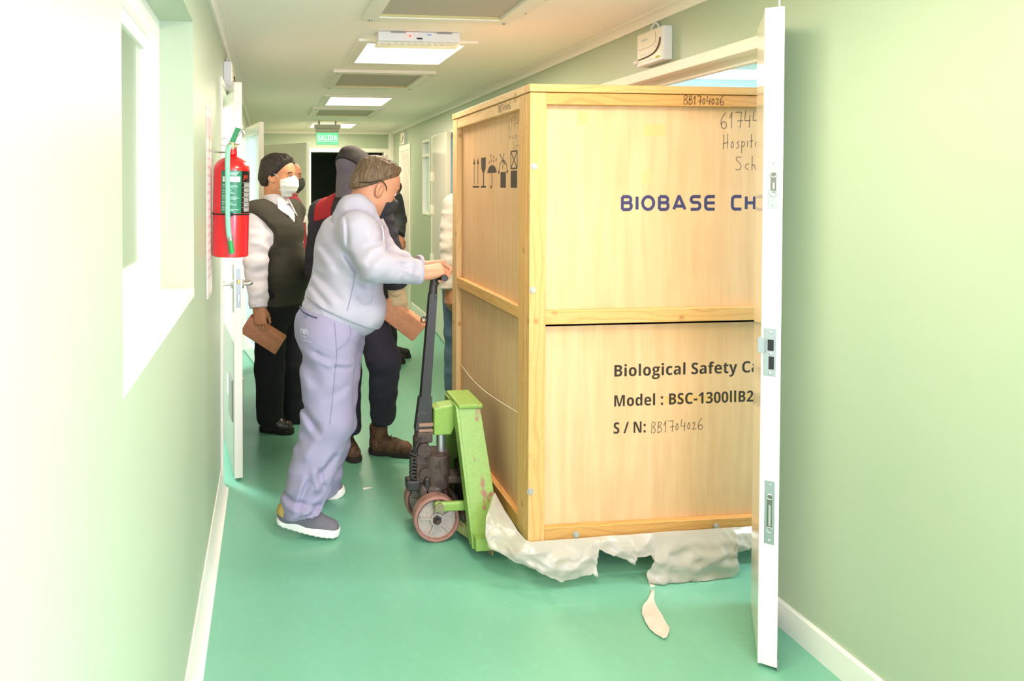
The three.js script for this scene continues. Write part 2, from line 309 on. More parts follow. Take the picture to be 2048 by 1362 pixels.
roomLamp('second lamp in the cream room behind the window', -1.5, 2.4, -.7, .5, .5, 9, 0xfff2dc, 2.2);
roomLamp('unseen lamp behind the left doors lighting the ajar leaf', -1.3, 2.4, -4.4, .6, .6, 45, 0xeaf4ff, 2.2);  // out of view, strength set to light the inner face of the leaf

// ------------------------------------------------------------------ the shipping crate
const into = B => (name, geo, mat, parent) => part(name, geo.translate(-B[0], -B[1], -B[2]), mat, parent);
{
  const X0 = .99, X1 = 2.5, Y0 = .15, Y1 = 1.915, D0 = 2.335, D1 = 3.36, T = .03, PW = .066;
  const B = [(X0 + X1) / 2, Y0, -(D0 + D1) / 2], w = into(B);
  const cr = thing('shipping_crate', 'large pine and plywood shipping crate with printed lettering on pallet truck', 'crate', B);
  const batten = (x0, x1, y0, y1, d0, d1, mat, name) => {       // grain along the longest side
    const a = x1 - x0, b = y1 - y0, c = d1 - d0, L = Math.max(a, b, c); let g;
    if (L === a) g = rbox(a, b, c, .003); else if (L === b) { g = rbox(b, a, c, .003); } else { g = rbox(c, b, a, .003); }
    uvm(g, 1, rnd(), rnd());
    if (L === b && L !== a) g.rotateZ(Math.PI / 2); else if (L === c && L !== a) g.rotateY(Math.PI / 2);
    g.translate((x0 + x1) / 2, (y0 + y1) / 2, -(d0 + d1) / 2);
    return w(name, g, mat, cr);
  };
  const lidT = .03, yr = Y1 - lidT - .002;
  // printed panels
  const S = 1180;
  const sheet = (x0, x1, y0, y1, s, draw) => canvas(Math.round((x1 - x0) * S), Math.round((y1 - y0) * S), (g, W, H) => {
    const img = g.createImageData(W, H);
    for (let j = 0; j < H; j++) for (let i = 0; i < W; i++) {
      const u = i / W, v = j / H, wp = fbm(u, v, 3, 2, s, 2) * .03, gr = fbm((u + wp) % 1, v, 60, 3, s + 3, 3), f = fbm(u, v, 300, 8, s + 9, 2), b = fbm(u, v, 3, 3, s + 5, 3);
      let c = mix([212, 168, 122], [231, 194, 150], gr * .8 + b * .5 - .2); c = mix(c, [196, 158, 112], Math.max(0, f - .6) * .8);
      const k = 4 * (j * W + i); img.data[k] = c[0]; img.data[k + 1] = c[1]; img.data[k + 2] = c[2]; img.data[k + 3] = 255;
    }
    g.putImageData(img, 0, 0); g.lineCap = 'round'; g.lineJoin = 'round';
    const X = x => (x - x0) * S, Y = y => (y1 - y) * S; draw(g, X, Y);
  });
  const pen = (g, X, Y, lw, col, strokes) => {                  // strokes: lists of points in metres, smoothed
    g.strokeStyle = col; g.lineWidth = lw * S;
    for (const s of strokes) { g.beginPath(); g.moveTo(X(s[0][0]), Y(s[0][1])); for (let i = 1; i < s.length - 1; i++) g.quadraticCurveTo(X(s[i][0]), Y(s[i][1]), X((s[i][0] + s[i + 1][0]) / 2), Y((s[i][1] + s[i + 1][1]) / 2)); const e = s[s.length - 1]; g.lineTo(X(e[0]), Y(e[1])); g.stroke(); }
  };
  // simple handwriting glyphs in a unit box (width, strokes)
  const HW = {
    '6': [.55, [[[.45, 1], [.15, .75], [.02, .35], [.12, .02], [.42, 0], [.52, .2], [.42, .42], [.2, .42], [.08, .25]]]], '1': [.3, [[[0, .6], [.2, .98]], [[.2, 1], [.16, 0]]]],
    '7': [.55, [[[.02, .95], [.5, .97]], [[.5, .97], [.46, .5], [.4, 0]], [[.18, .42], [.62, .45]]]], '4': [.5, [[[.12, 1], [.02, .45], [.06, .4], [.5, .44]], [[.46, .75], [.42, 0]]]],
    '9': [.45, [[[.4, .75], [.2, 1], [.04, .8], [.2, .6], [.38, .72]], [[.4, .95], [.36, 0]]]], '0': [.4, [[[.2, .7], [.02, .4], [.16, .05], [.36, .35], [.22, .7]]]], '2': [.4, [[[.04, .55], [.2, .75], [.32, .55], [.04, .08]], [[.04, .08], [.4, .1]]]],
    'B': [.5, [[[.1, .95], [.04, 0]], [[.06, .92], [.4, .95], [.4, .7], [.1, .52]], [[.1, .52], [.46, .48], [.42, .1], [.02, .02]]]], 'R': [.5, [[[.1, .95], [.04, 0]], [[.14, .98], [.46, .98], [.4, .65], [.2, .55]], [[.2, .55], [.48, .4], [.4, .05], [.22, .05]]]],
    'H': [.6, [[[.08, 1], [.04, 0]], [[.5, 1.08], [.48, .05]], [[.02, .38], [.55, .46]]]], 'o': [.42, [[[.2, .5], [.02, .25], [.2, 0], [.38, .25], [.2, .52]]]], 's': [.36, [[[.3, .5], [.06, .45], [.28, .25], [.3, .05], [.04, .04]]]], 'p': [.42, [[[.08, .5], [.06, -.35]], [[.08, .45], [.36, .5], [.36, .15], [.1, .1]]]],
    'i': [.16, [[[.08, .5], [.08, .1]]]], 't': [.34, [[[.16, .95], [.14, 0]], [[0, .45], [.32, .5]]]], 'S': [.6, [[[.5, .95], [.2, 1], [.04, .8], [.3, .6], [.52, .35], [.4, .02], [.05, .08]]]], 'c': [.36, [[[.32, .45], [.1, .45], [.04, .15], [.3, .06]]]], 'h': [.4, [[[.08, 1], [.06, 0]], [[.06, .3], [.24, .5], [.34, .05]]]], 'e': [.38, [[[.04, .25], [.32, .32], [.2, .52], [.04, .25], [.16, .02], [.36, .1]]]], 'a': [.4, [[[.34, .45], [.08, .45], [.06, .08], [.3, .1], [.34, .45], [.36, .05]]]], 'l': [.18, [[[.1, 1], [.1, .05]]]], ' ': [.3, []],
  };
  const hand = (g, X, Y, str, x, y, h, lw, col = '#3a2a22', wScale = 1, slope = 0) => { for (const ch of str) { const [wd, st] = HW[ch]; pen(g, X, Y, lw, col, st.map(s => s.map(([a, b]) => [x + a * h * wScale, y + b * h])) ); x += (wd + .18) * h * wScale; y += slope * h; } };
  const logo = (g, X, Y, x, y, h, str) => {                    // square technical capitals of the maker's mark
    const a = .0925, L = {
      B: [.78, [[[a, a], [a, 1 - a]], [[a, 1 - a], [.66, 1 - a], [.66, .52], [a, .52]], [[a, .52], [.69, .52], [.69, a], [a, a]]]], I: [.2, [[[a, a], [a, 1 - a]]]],
      O: [.9, [[[.45, 1 - a], [a, .85], [a, .15], [.45, a], [.82, .15], [.82, .85], [.45, 1 - a]]]], A: [.95, [[[a, a], [.42, 1 - a], [.47, 1 - a], [.86, a]], [[.2, .3], [.7, .3]]]],
      S: [.82, [[[.76, 1 - a], [a + .02, 1 - a], [a + .02, .53], [.72, .53], [.72, a], [a, a]]]], E: [.76, [[[.72, 1 - a], [a, 1 - a], [a, a], [.72, a]], [[a, .5], [.72, .5]]]],
      C: [.76, [[[.72, 1 - a], [a, 1 - a], [a, a], [.72, a]]]], H: [.76, [[[a, a], [a, 1 - a]], [[.66, a], [.66, 1 - a]], [[a, .5], [.66, .5]]]], N: [.8, [[[a, a], [a, 1 - a], [.66, a], [.66, 1 - a]]]], ' ': [.68, []],
    };
    g.lineCap = 'butt'; g.lineJoin = 'miter'; g.strokeStyle = '#35325f'; g.lineWidth = h * .2 * S;
    for (const ch of str) { const [wd, st] = L[ch]; for (const s of st) { g.beginPath(); const q = s.map(p => [X(x + p[0] * h), Y(y + p[1] * h)]), rr = 'AHNI'.includes(ch) ? 0 : (ch === 'O' ? .3 : .2) * h * S; if (ch === 'O') { g.ellipse(X(x + .44 * h), Y(y + .5 * h), .37 * h * S, .405 * h * S, 0, 0, 7); } else { g.moveTo(...q[0]); for (let i = 1; i < q.length - 1; i++) rr ? g.arcTo(...q[i], ...q[i + 1], rr) : g.lineTo(...q[i]); g.lineTo(...q[q.length - 1]); } g.stroke(); } x += (wd + .2) * h; }
    g.lineCap = 'round'; g.lineJoin = 'round';
  };
  const px0 = 1.03, px1 = X1 - .04, front = D0 + T;
  const upper = sheet(px0, px1, .98, 1.87, 201, (g, X, Y) => {
    const rect = (a, b, c, d, col) => { g.fillStyle = col; g.fillRect(X(a), Y(d), X(b) - X(a), Y(c) - Y(d)); };
    rect(1.193, 1.238, 1.764, 1.817, 'rgba(226,178,112,.75)'); rect(1.465, 1.557, 1.723, 1.77, 'rgba(228,180,116,.85)'); rect(1.458, 1.502, 1.538, 1.583, 'rgba(224,180,120,.6)');
    logo(g, X, Y, 1.374, 1.428, .062, 'BIOBASE CHINA');
    hand(g, X, Y, '617449', 1.788, 1.755, .064, .0026, '#3c2f2c', .82, .03); hand(g, X, Y, 'Hospital', 1.8, 1.674, .056, .0026, '#3c2f2c', .72, .02); hand(g, X, Y, 'Sch', 1.852, 1.588, .056, .0026, '#3c2f2c', .95, .02);
    pen(g, X, Y, .0012, 'rgba(200,110,60,.6)', [[[1.11, 1.72], [1.112, 1.74]], [[1.12, 1.72], [1.128, 1.735], [1.12, 1.728]]]);
  });
  const lower = sheet(px0, px1, .19, 1.01, 233, (g, X, Y) => {
    g.fillStyle = 'rgba(226,178,96,.55)'; g.fillRect(X(1.56), Y(.69), X(1.95) - X(1.56), Y(.663) - Y(.69));
    g.fillStyle = '#2e2219'; const txt = (s, x, y, wd, h) => { g.save(); g.font = 'bold 100px sans-serif'; const m = g.measureText(s).width; g.translate(X(x), Y(y)); g.scale(wd * S / m, h * S / 73); g.fillText(s, 0, 0); g.restore(); };
    txt('Biological Safety Cabinet', 1.346, .775, .79, .047); txt('Model : BSC-1300llB2-X', 1.347, .657, .655, .046); txt('S / N:', 1.348, .549, .14, .045);
    hand(g, X, Y, 'RB1704026', 1.507, .544, .046, .0024, '#35281f', .86, .02);
  });
  const pm = t => std({ map: t, roughness: .6 });
  const plane = (name, x0, x1, y0, y1, t, label) => { const g = new THREE.BoxGeometry(x1 - x0, y1 - y0, .012); g.translate((x0 + x1) / 2, (y0 + y1) / 2, -front - .006); const m = w(name, g, pm(t), cr); if (label) m.userData.label = label; };
  plane('front_panel', px0, px1, .98, 1.87, upper, 'pale plywood panel printed with dark blue capitals'); plane('front_panel', px0, px1, .19, 1.01, lower, 'pale plywood panel printed with black lines of text');
  // side panel with handling symbols (u runs from far to near)
  const sx = X0 + T, za = D0 + .03, zb = D1 - .03;
  const sideTex = canvas(Math.round((zb - za) * S), Math.round(.89 * S), (g, W, H) => {
    const img = g.createImageData(W, H);
    for (let j = 0; j < H; j++) for (let i = 0; i < W; i++) { const u = i / W, v = j / H, gr = fbm(u, v, 50, 3, 263, 3), b = fbm(u, v, 3, 4, 268, 3), f = fbm(u, v, 220, 8, 270, 2); let c = mix([212, 168, 122], [231, 194, 150], gr * .8 + b * .5 - .2); c = mix(c, [196, 158, 112], Math.max(0, f - .6) * .8); const k = 4 * (j * W + i); img.data[k] = c[0]; img.data[k + 1] = c[1]; img.data[k + 2] = c[2]; img.data[k + 3] = 255; }
    g.putImageData(img, 0, 0); g.lineCap = 'round'; g.lineJoin = 'round';
    const X = d => (zb - d) * S, Y = y => (1.87 - y) * S, ink = '#4a3c34'; g.fillStyle = g.strokeStyle = ink;
    const P = (pts, fill) => { g.beginPath(); pts.forEach((p, i) => i ? g.lineTo(X(p[0]), Y(p[1])) : g.moveTo(X(p[0]), Y(p[1]))); fill ? (g.closePath(), g.fill()) : g.stroke(); };
    g.lineWidth = .008 * S; g.lineCap = 'butt';
    for (const d of [3.088, 3.03]) { P([[d, 1.535], [d, 1.655]]); P([[d + .018, 1.636], [d, 1.668], [d - .018, 1.636]], true); }
    P([[3.11, 1.519], [3.11, 1.528], [3.01, 1.528], [3.01, 1.519]], true);
    P([[2.985, 1.663], [2.915, 1.663], [2.918, 1.61], [2.94, 1.588], [2.94, 1.528], [2.915, 1.528], [2.915, 1.519], [2.985, 1.519], [2.985, 1.528], [2.955, 1.528], [2.955, 1.588], [2.98, 1.61]], true);
    const c = 2.833; g.beginPath(); for (let i = 0; i <= 24; i++) { const a = Math.PI * i / 24; g.lineTo(X(c + .062 * Math.cos(a)), Y(1.583 + .04 * Math.sin(a))); } for (let i = 0; i < 4; i++) g.quadraticCurveTo(X(c - .062 + .031 * (i + .5)), Y(1.594), X(c - .062 + .031 * (i + 1)), Y(1.583)); g.fill();
    P([[c, 1.62], [c, 1.528], [c + .006, 1.52], [c + .016, 1.52], [c + .02, 1.53]]);
    for (const [a, b] of [[.04, 1.632], [.01, 1.638], [-.02, 1.634], [-.05, 1.64], [.018, 1.66], [-.018, 1.652]]) P([[c + a, b], [c + a - .008, b + .012]]);
    P([[2.725, 1.519], [2.725, 1.588], [2.66, 1.588], [2.66, 1.519]], true); g.lineWidth = .006 * S;
    g.beginPath(); for (let i = 0; i <= 16; i++) { const a = Math.PI * i / 16; g.lineTo(X(2.694 + .05 * Math.cos(a)), Y(1.588 + .05 * Math.sin(a))); } g.stroke(); P([[2.735, 1.668], [2.67, 1.62]]); P([[2.685, 1.67], [2.7, 1.6]]);
    for (const d of [2.744, 2.644]) P([[d - .012, 1.594], [d, 1.576], [d + .012, 1.594]], true);
    P([[2.605, 1.519], [2.605, 1.591], [2.535, 1.591], [2.535, 1.519]], true); g.lineWidth = .007 * S;
    P([[2.605, 1.6], [2.535, 1.6], [2.605, 1.672], [2.535, 1.672], [2.605, 1.6]]); P([[2.605, 1.672], [2.605, 1.6]]); P([[2.535, 1.672], [2.535, 1.6]]);
    g.lineCap = 'round';
    hand(g, d => (d - 0) * S, Y, '617449', zb - 2.635, 1.757, .056, .002, '#4b3c36', .8, .03); hand(g, d => d * S, Y, 'Hosp', zb - 2.625, 1.722, .03, .0018, '#4b3c36', 1.3, .02); hand(g, d => d * S, Y, 'Scheste', zb - 2.585, 1.683, .028, .0018, '#4b3c36', 1.25, .02);
  });
  { const g = new THREE.BoxGeometry(zb - za, .89, .012); g.rotateY(-Math.PI / 2); g.translate(sx + .006, 1.425, -(za + zb) / 2); const m = w('side_panel', g, pm(sideTex), cr); m.userData.label = 'plywood side printed with handling symbols'; }
  w('side_panel', bx(sx, sx + .012, .19, 1.01, -zb, -za), M.ply, cr);
  w('side_panel', bx(X1 - T - .012, X1 - T, .19, Y1 - .05, -zb, -za), M.ply, cr); w('rear_panel', bx(px0, px1, .19, Y1 - .05, -D1 + T, -D1 + T + .012), M.ply, cr);
  w('floor_panel', bx(X0 + .02, X1 - .02, Y0 + .001, Y0 + .02, -D1 + .02, -D0 - .02), M.ply, cr);
  // front battens
  batten(X0, X0 + PW, Y0, yr, D0, D0 + T, M.pine, 'corner_post'); batten(X1 - PW, X1, Y0, yr, D0, D0 + T, M.pine, 'corner_post');
  batten(X0 + PW, X1 - PW, yr - .045, yr, D0 + .002, D0 + T, M.pineDark, 'top_rail'); batten(X0 + PW, X1 - PW, .992, 1.045, D0 + .004, D0 + T, M.pine, 'middle_rail'); batten(X0 + PW, X1 - PW, Y0, Y0 + .053, D0 + .002, D0 + T, M.pineDark, 'bottom_rail');
  // left side battens
  batten(X0, X0 + T, Y0, yr, D0 + T + .003, D0 + T + .078, M.pine, 'corner_post'); batten(X0, X0 + T, Y0, yr, D1 - .075, D1, M.pineLight, 'corner_post');
  batten(X0 + .002, X0 + T, yr - .05, yr, D0 + T + .08, D1 - .075, M.pineLight, 'top_rail'); batten(X0 + .002, X0 + T, .995, 1.045, D0 + T + .08, D1 - .075, M.pine, 'middle_rail'); batten(X0 + .002, X0 + T, Y0, Y0 + .055, D0 + T + .08, D1 - .075, M.pineDark, 'bottom_rail');
  // rear and right battens
  for (const y of [Y0, .995, yr - .05]) { batten(X0 + .03, X1 - .03, y, y + .05, D1 - T, D1, M.pine, 'rear_rail'); batten(X1 - T, X1, y, y + .05, D0 + T, D1 - T, M.pine, 'right_rail'); }
  // lid
  batten(X0 - .004, X1 + .004, Y1 - lidT, Y1, D0 - .004, D0 + .05, M.pine, 'lid_rail'); batten(X0 - .004, X1 + .004, Y1 - lidT, Y1, D1 - .05, D1 + .004, M.pine, 'lid_rail');
  batten(X0 - .004, X0 + .05, Y1 - lidT, Y1, D0 + .051, D1 - .051, M.pineLight, 'lid_rail'); batten(X1 - .05, X1 + .004, Y1 - lidT, Y1, D0 + .051, D1 - .051, M.pineLight, 'lid_rail');
  w('lid_panel', bx(X0 + .045, X1 - .045, Y1 - .02, Y1 - .006, -D1 + .045, -D0 - .045), M.ply, cr);
  // feet
  for (const x of [1.1, 1.72, 2.32]) for (const d of [2.35, 3.25]) batten(x, x + .09, .045, Y0 + .001, d, d + .085, M.pineLight, 'foot');
  // bolts
  const bolt = (x, y) => { const g = cyl(.009, .009, .006, 8).rotateX(Math.PI / 2); const b = w('bolt', merge([g.translate(x, y, -D0 + .003), cyl(.013, .013, .002, 20).rotateX(Math.PI / 2).translate(x, y, -D0 + .001)]), std({ color: 0xb4b0aa, roughness: .45, metalness: .3 }), cr); };
  for (const [x, y] of [[1.006, 1.6], [1.003, 1.128], [.998, .351], [1.183, .174], [1.765, .174]]) bolt(x, y);
  // handwritten serial on the rails: thin ink strokes on the timber
  const ink = std({ color: 0x3a2418, roughness: .8 });
  const inkText = (str, h, lw) => { const gs = []; let x = 0, y = 0; for (const ch of str) { const [wd, st] = HW[ch]; for (const s of st) { const c = new THREE.CatmullRomCurve3(s.map(([a, b]) => V(x + a * h * .85, y + b * h, 0))); const t = new THREE.TubeGeometry(c, 10, lw, 4); t.scale(1, 1, .2); gs.push(t); } x += (wd + .18) * h * .85; } return merge(gs); };
  { const a = w('serial_writing', inkText('RB1704026', .036, .0014).translate(1.612, 1.844, -D0 - .0015), ink, cr); a.userData.label = 'handwritten serial number'; const b = w('serial_writing', inkText('RB1704026', .03, .0011).rotateY(-Math.PI / 2).translate(X0 + .0016, 1.845, -2.68), ink, cr); }
  const cord = tube([[sx - .006, .58, -3.28], [sx - .012, .566, -3.1], [sx - .014, .565, -2.88], [sx - .01, .582, -2.66], [sx - .006, .602, -2.46]], .0022, 30, 6);
  w('panel_seam', cord, std({ color: 0xe8dcc8, roughness: .5 }), cr).userData.label = 'pale sagging film edge across the side panel';
}

// ------------------------------------------------------------------ torn plastic sheet under the crate
{
const lerp = (a, b, t) => a.map((v, i) => v + (b[i] - v) * t);
  const film = phys({ color: 0xd6cdbf, roughness: .3, transmission: .4, thickness: 0, side: THREE.DoubleSide, clearcoat: .3, clearcoatRoughness: .25 });
  const B = [1.3, 0, -2.33];
  // upper and lower edge of the sheet, around the corner of the crate
  const prof = [[[0.926,0.261,-2.52], [0.916,0.247,-2.52]], [[0.936,0.239,-2.5], [0.868,0.207,-2.45]], [[0.946,0.214,-2.46], [0.855,0.153,-2.42]], [[0.956,0.198,-2.42], [0.863,0.11,-2.4]], [[0.968,0.175,-2.38], [0.902,0.105,-2.37]], [[0.982,0.163,-2.335], [0.937,0.091,-2.33]], [[0.998,0.16,-2.325], [0.988,0.077,-2.31]], [[1.054,0.162,-2.326], [1.043,0.051,-2.3]], [[1.114,0.163,-2.326], [1.099,0.028,-2.3]], [[1.175,0.163,-2.326], [1.163,0.037,-2.3]], [[1.225,0.164,-2.326], [1.219,0.053,-2.3]], [[1.246,0.165,-2.326], [1.237,0.035,-2.3]], [[1.256,0.165,-2.326], [1.241,0.091,-2.3]], [[1.27,0.166,-2.326], [1.256,0.133,-2.3]], [[1.317,0.167,-2.326], [1.307,0.11,-2.3]], [[1.368,0.166,-2.326], [1.36,0.092,-2.3]], [[1.403,0.166,-2.326], [1.388,0.072,-2.3]], [[1.42,0.167,-2.326], [1.4,0.101,-2.3]], [[1.482,0.168,-2.326], [1.462,0.103,-2.3]], [[1.494,0.169,-2.326], [1.472,0.073,-2.3]], [[1.498,0.169,-2.326], [1.438,0.03,-2.3]], [[1.507,0.169,-2.326], [1.459,-0.024,-2.3]], [[1.519,0.17,-2.326], [1.48,-0.053,-2.3]], [[1.544,0.17,-2.326], [1.5,-0.042,-2.3]], [[1.575,0.171,-2.326], [1.529,-0.028,-2.3]], [[1.627,0.17,-2.326], [1.607,-0.027,-2.3]], [[1.691,0.17,-2.326], [1.684,-0.024,-2.3]], [[1.743,0.171,-2.326], [1.757,-0.017,-2.3]], [[1.786,0.171,-2.326], [1.795,0.014,-2.3]], [[1.807,0.172,-2.326], [1.814,0.033,-2.3]], [[1.818,0.171,-2.326], [1.803,0.073,-2.3]], [[1.835,0.173,-2.326], [1.79,0.086,-2.3]], [[1.86,0.171,-2.326], [1.845,0.101,-2.3]], [[1.892,0.171,-2.326], [1.866,0.105,-2.3]], [[1.924,0.172,-2.326], [1.899,0.135,-2.3]]];
  const nz = new ImprovedNoise(), cols = [], N = 22, K = 5;
  for (let i = 0; i < prof.length - 1; i++) for (let k = 0; k < K; k++) cols.push([lerp(prof[i][0], prof[i + 1][0], k / K), lerp(prof[i][1], prof[i + 1][1], k / K)]);
  cols.push(prof[prof.length - 1]);
  const ridge = (x, y, z) => 1 - 2.2 * Math.abs(nz.noise(x, y, z));
  const pos = [], idx = [], W = N + 1;
  cols.forEach(([a, b], i) => {
    const side = a[0] < .985, L = Math.hypot(a[0] - b[0], a[1] - b[1], a[2] - b[2]);
    for (let j = 0; j <= N; j++) {
      const v = j / N, p = lerp(a, b, v), edge = Math.sin(Math.min(1, v * 2.2) * 1.57) * Math.min(1, L * 12);
      const c = (ridge(p[0] * 9, p[1] * 16, p[2] * 9) * .011 + ridge(p[0] * 22 + p[1] * 14, p[1] * 20, p[2] * 20) * .006 + nz.noise(p[0] * 50, p[1] * 44, p[2] * 50) * .003) * edge, o = .16 * L * Math.sin(v * 2.6);
      const jag = nz.noise(i * 1.7, 3, 1) * .004 * v * v + nz.noise(i * .6, 9, 1) * .004 * v * v;
      pos.push(p[0] + (side ? -(c + o) * .5 : c * .25) - B[0], Math.max(.003, p[1] + jag) - B[1], p[2] + c + o * (side ? .5 : 1) - B[2]);
    }
  });
  for (let i = 0; i < cols.length - 1; i++) for (let j = 0; j < N; j++) { const a = i * W + j; idx.push(a, a + 1, a + W, a + 1, a + W + 1, a + W); }
  const g = new THREE.BufferGeometry(); g.setAttribute('position', new THREE.Float32BufferAttribute(pos, 3)); g.setIndex(idx); g.computeVertexNormals();
  const t = thing('plastic_sheet', 'torn cloudy plastic sheet hanging out under the crate', 'plastic sheet', B);
  part('hanging_sheet', g, film, t);
  // the scrap that trails on the floor: a narrow neck and a leaf shaped end
  const lobe = [[[1.448,0.026,-2.296], [1.501,0.023,-2.296]], [[1.45,-0.003,-2.28], [1.481,-0.005,-2.28]], [[1.439,-0.006,-2.25], [1.455,-0.008,-2.25]], [[1.419,0.004,-2.218], [1.435,0.004,-2.222]], [[1.384,0.004,-2.181], [1.406,0.004,-2.179]], [[1.339,0.004,-2.143], [1.393,0.004,-2.146]], [[1.317,0.004,-2.111], [1.385,0.004,-2.112]], [[1.302,0.004,-2.068], [1.374,0.004,-2.066]], [[1.296,0.004,-2.031], [1.366,0.004,-2.028]], [[1.304,0.004,-2], [1.352,0.004,-2.01]], [[1.313,0.004,-1.983], [1.327,0.004,-1.986]]], p2 = [], i2 = [];
  const rows = []; for (let i = 0; i < lobe.length - 1; i++) for (let k = 0; k < 3; k++) rows.push([lerp(lobe[i][0], lobe[i + 1][0], k / 3), lerp(lobe[i][1], lobe[i + 1][1], k / 3)]); rows.push(lobe[lobe.length - 1]);
  rows.forEach(([a, b], i) => { for (let k = 0; k <= 8; k++) { const p = lerp(a, b, k / 8); p2.push(p[0] - B[0], p[1] + .004 + .006 * nz.noise(p[0] * 40, p[2] * 40, 2), p[2] - B[2]); } });
  for (let i = 0; i < rows.length - 1; i++) for (let k = 0; k < 8; k++) { const a = i * 9 + k; i2.push(a, a + 1, a + 9, a + 1, a + 10, a + 9); }
  const g2 = new THREE.BufferGeometry(); g2.setAttribute('position', new THREE.Float32BufferAttribute(p2, 3)); g2.setIndex(i2); g2.computeVertexNormals();
  part('trailing_scrap', g2, phys({ color: 0xe0d6ca, roughness: .45, transmission: .15, thickness: 0, side: THREE.DoubleSide }), t);
}

// ------------------------------------------------------------------ pallet truck
{
  const B = [.73, 0, -2.74], w = into(B), DC = 2.74;
  const worn = (base, spot, s, th) => tex(512, 512, (u, v) => { const a = fbm(u, v, 9, 7, s, 5), b = fbm(u, v, 40, 40, s + 6, 3), st = fbm(u, v, 5, 30, s + 8, 3); let c = mix(base, base.map(k => k * .9), b); if (a > th) c = mix(c, spot, Math.min(1, (a - th) * 9)); if (st > .8) c = mix(c, [200, 194, 172], .25); return c; }, true, [3, 3]);
  const green = std({ map: worn([146, 180, 86], [156, 104, 80], 303, .73), roughness: .38 });
  const dirty = std({ map: worn([84, 68, 62], [58, 44, 38], 320, .5), roughness: .6 });
  const dark = std({ map: worn([50, 46, 45], [112, 100, 94], 333, .76), roughness: .42 });
  const t = thing('pallet_truck', 'green hand pallet truck with black tow handle under the crate', 'pallet truck', B);
  const cast = std({ map: worn([182, 170, 162], [170, 142, 130], 345, .62), roughness: .6 }), rim = std({ map: worn([170, 124, 112], [138, 98, 88], 351, .6), roughness: .65 });
  // steering wheels
  for (const dd of [-.085, .085]) {
    const c = [.712, .1, -(DC + dd)];
    const wl = w('steer_wheel', new THREE.LatheGeometry([[.083, -.025], [.092, -.027], [.098, -.023], [.1, -.016], [.1, .016], [.098, .023], [.092, .027], [.083, .025], [.083, -.025]].map(p => new THREE.Vector2(...p)), 48).rotateX(Math.PI / 2).translate(...c), rim, t); wl.userData.label = 'worn brownish tread ring';
    const hub = [cyl(.028, .028, .05, 28).rotateX(Math.PI / 2).translate(...c), cyl(.084, .084, .026, 40).rotateX(Math.PI / 2).translate(...c)];
    for (let k = 0; k < 5; k++) { const a = k * 2 * Math.PI / 5 + .5; hub.push(box(.046, .007, .046).rotateZ(a).translate(c[0] + .05 * Math.cos(a), c[1] + .05 * Math.sin(a), c[2])); }
    const h = part('hub', merge(hub).translate(-B[0], -B[1], -B[2]), cast, wl);
    part('axle_nut', merge([cyl(.021, .021, .056, 6).rotateX(Math.PI / 2).translate(...c), cyl(.011, .011, .064, 16).rotateX(Math.PI / 2).translate(...c)]).translate(-B[0], -B[1], -B[2]), dirty, wl);
  }
  w('wheel_axle', bar([.712, .1, -2.61], [.712, .1, -2.87], .01), dirty, t);
  w('wheel_yoke', merge([rbox(.1, .07, .13, .02).translate(.7, .19, -DC), rbox(.07, .12, .04, .012).translate(.712, .13, -DC)]), dirty, t);
  // hydraulic pump
  w('pump_body', new THREE.LatheGeometry([[0, .2], [.06, .2], [.062, .21], [.062, .34], [.056, .352], [0, .354]].map(p => new THREE.Vector2(...p)), 36).translate(.735, 0, -DC), dirty, t);
  w('pump_block', merge([rbox(.07, .1, .07, .012).translate(.675, .27, -DC), rbox(.05, .12, .06, .01).translate(.66, .36, -DC), bar([.676, .27, -DC + .05], [.676, .27, -DC - .05], .026)]), dirty, t);
  w('piston_rod', bar([.757, .34, -DC], [.757, .46, -DC], .019), M.steel, t);
  w('valve', merge([rbox(.06, .045, .06, .008).translate(.628, .215, -DC + .01), rbox(.022, .09, .03, .008).translate(.682, .215, -DC + .05)]), dark, t);
  { const pts = []; for (let i = 0; i <= 90; i++) { const a = i / 90 * Math.PI * 2 * 8; pts.push([.634 + .018 * Math.cos(a), .24 + i / 90 * .12, -DC + .012 + .018 * Math.sin(a)]); } w('spring', tube(pts, .0042, 260, 6), dark, t); }
  w('release_chain', tube([[.63, .36, -2.71], [.634, .38, -2.7], [.642, .4, -2.7], [.66, .43, -2.7]], .006, 20, 6), dark, t);
  // tow handle: swivel, flat shaft, grip loop
  const h0 = V(.668, .38, -2.735), h1 = V(.727, 1.1, -2.755), hd = h1.clone().sub(h0);
  const at = k => h0.clone().addScaledVector(hd, k).toArray();
  const shaft = (k0, k1, wa, wb, mat, name) => { const a = V(at(k0)), b = V(at(k1)), q = (p, wd, de) => [[-wd, -de], [wd, -de], [wd, de], [-wd, de]].map(([i, j]) => [p.x + i, p.y, p.z + j]); return w(name, hexa([...q(a, wa, .02), ...q(b, wb, .018)]), mat, t); };
  shaft(.1, .3, .036, .028, dark, 'handle_fork'); w('handle_pivot', merge([bar([.672, .375, -2.69], [.672, .375, -2.79], .03), rbox(.07, .05, .07, .01).translate(.678, .425, -2.738)]), dirty, t);
  const sh = shaft(.3, .93, .021, .017, dark, 'handle_shaft'); w('handle_neck', bar(at(.9), at(1.02), .02, .016), dark, t);
  w('collar', merge([rbox(.066, .016, .06, .004).translate(.683, .452, -2.74), rbox(.066, .016, .06, .004).translate(.684, .478, -2.74)]), std({ color: 0x9c7b6a, roughness: .55, metalness: .3 }), t);
  w('grip_bar', merge([bar([.757, 1.128, -2.678], [.762, 1.136, -2.97], .0145), bar(at(.98), [.75, 1.122, -2.76], .019, .015)]), dark, t);
  { const r = new THREE.TorusGeometry(.012, .0035, 8, 20); w('release_ring', r.translate(.676, .938, -2.73), dark, t); }
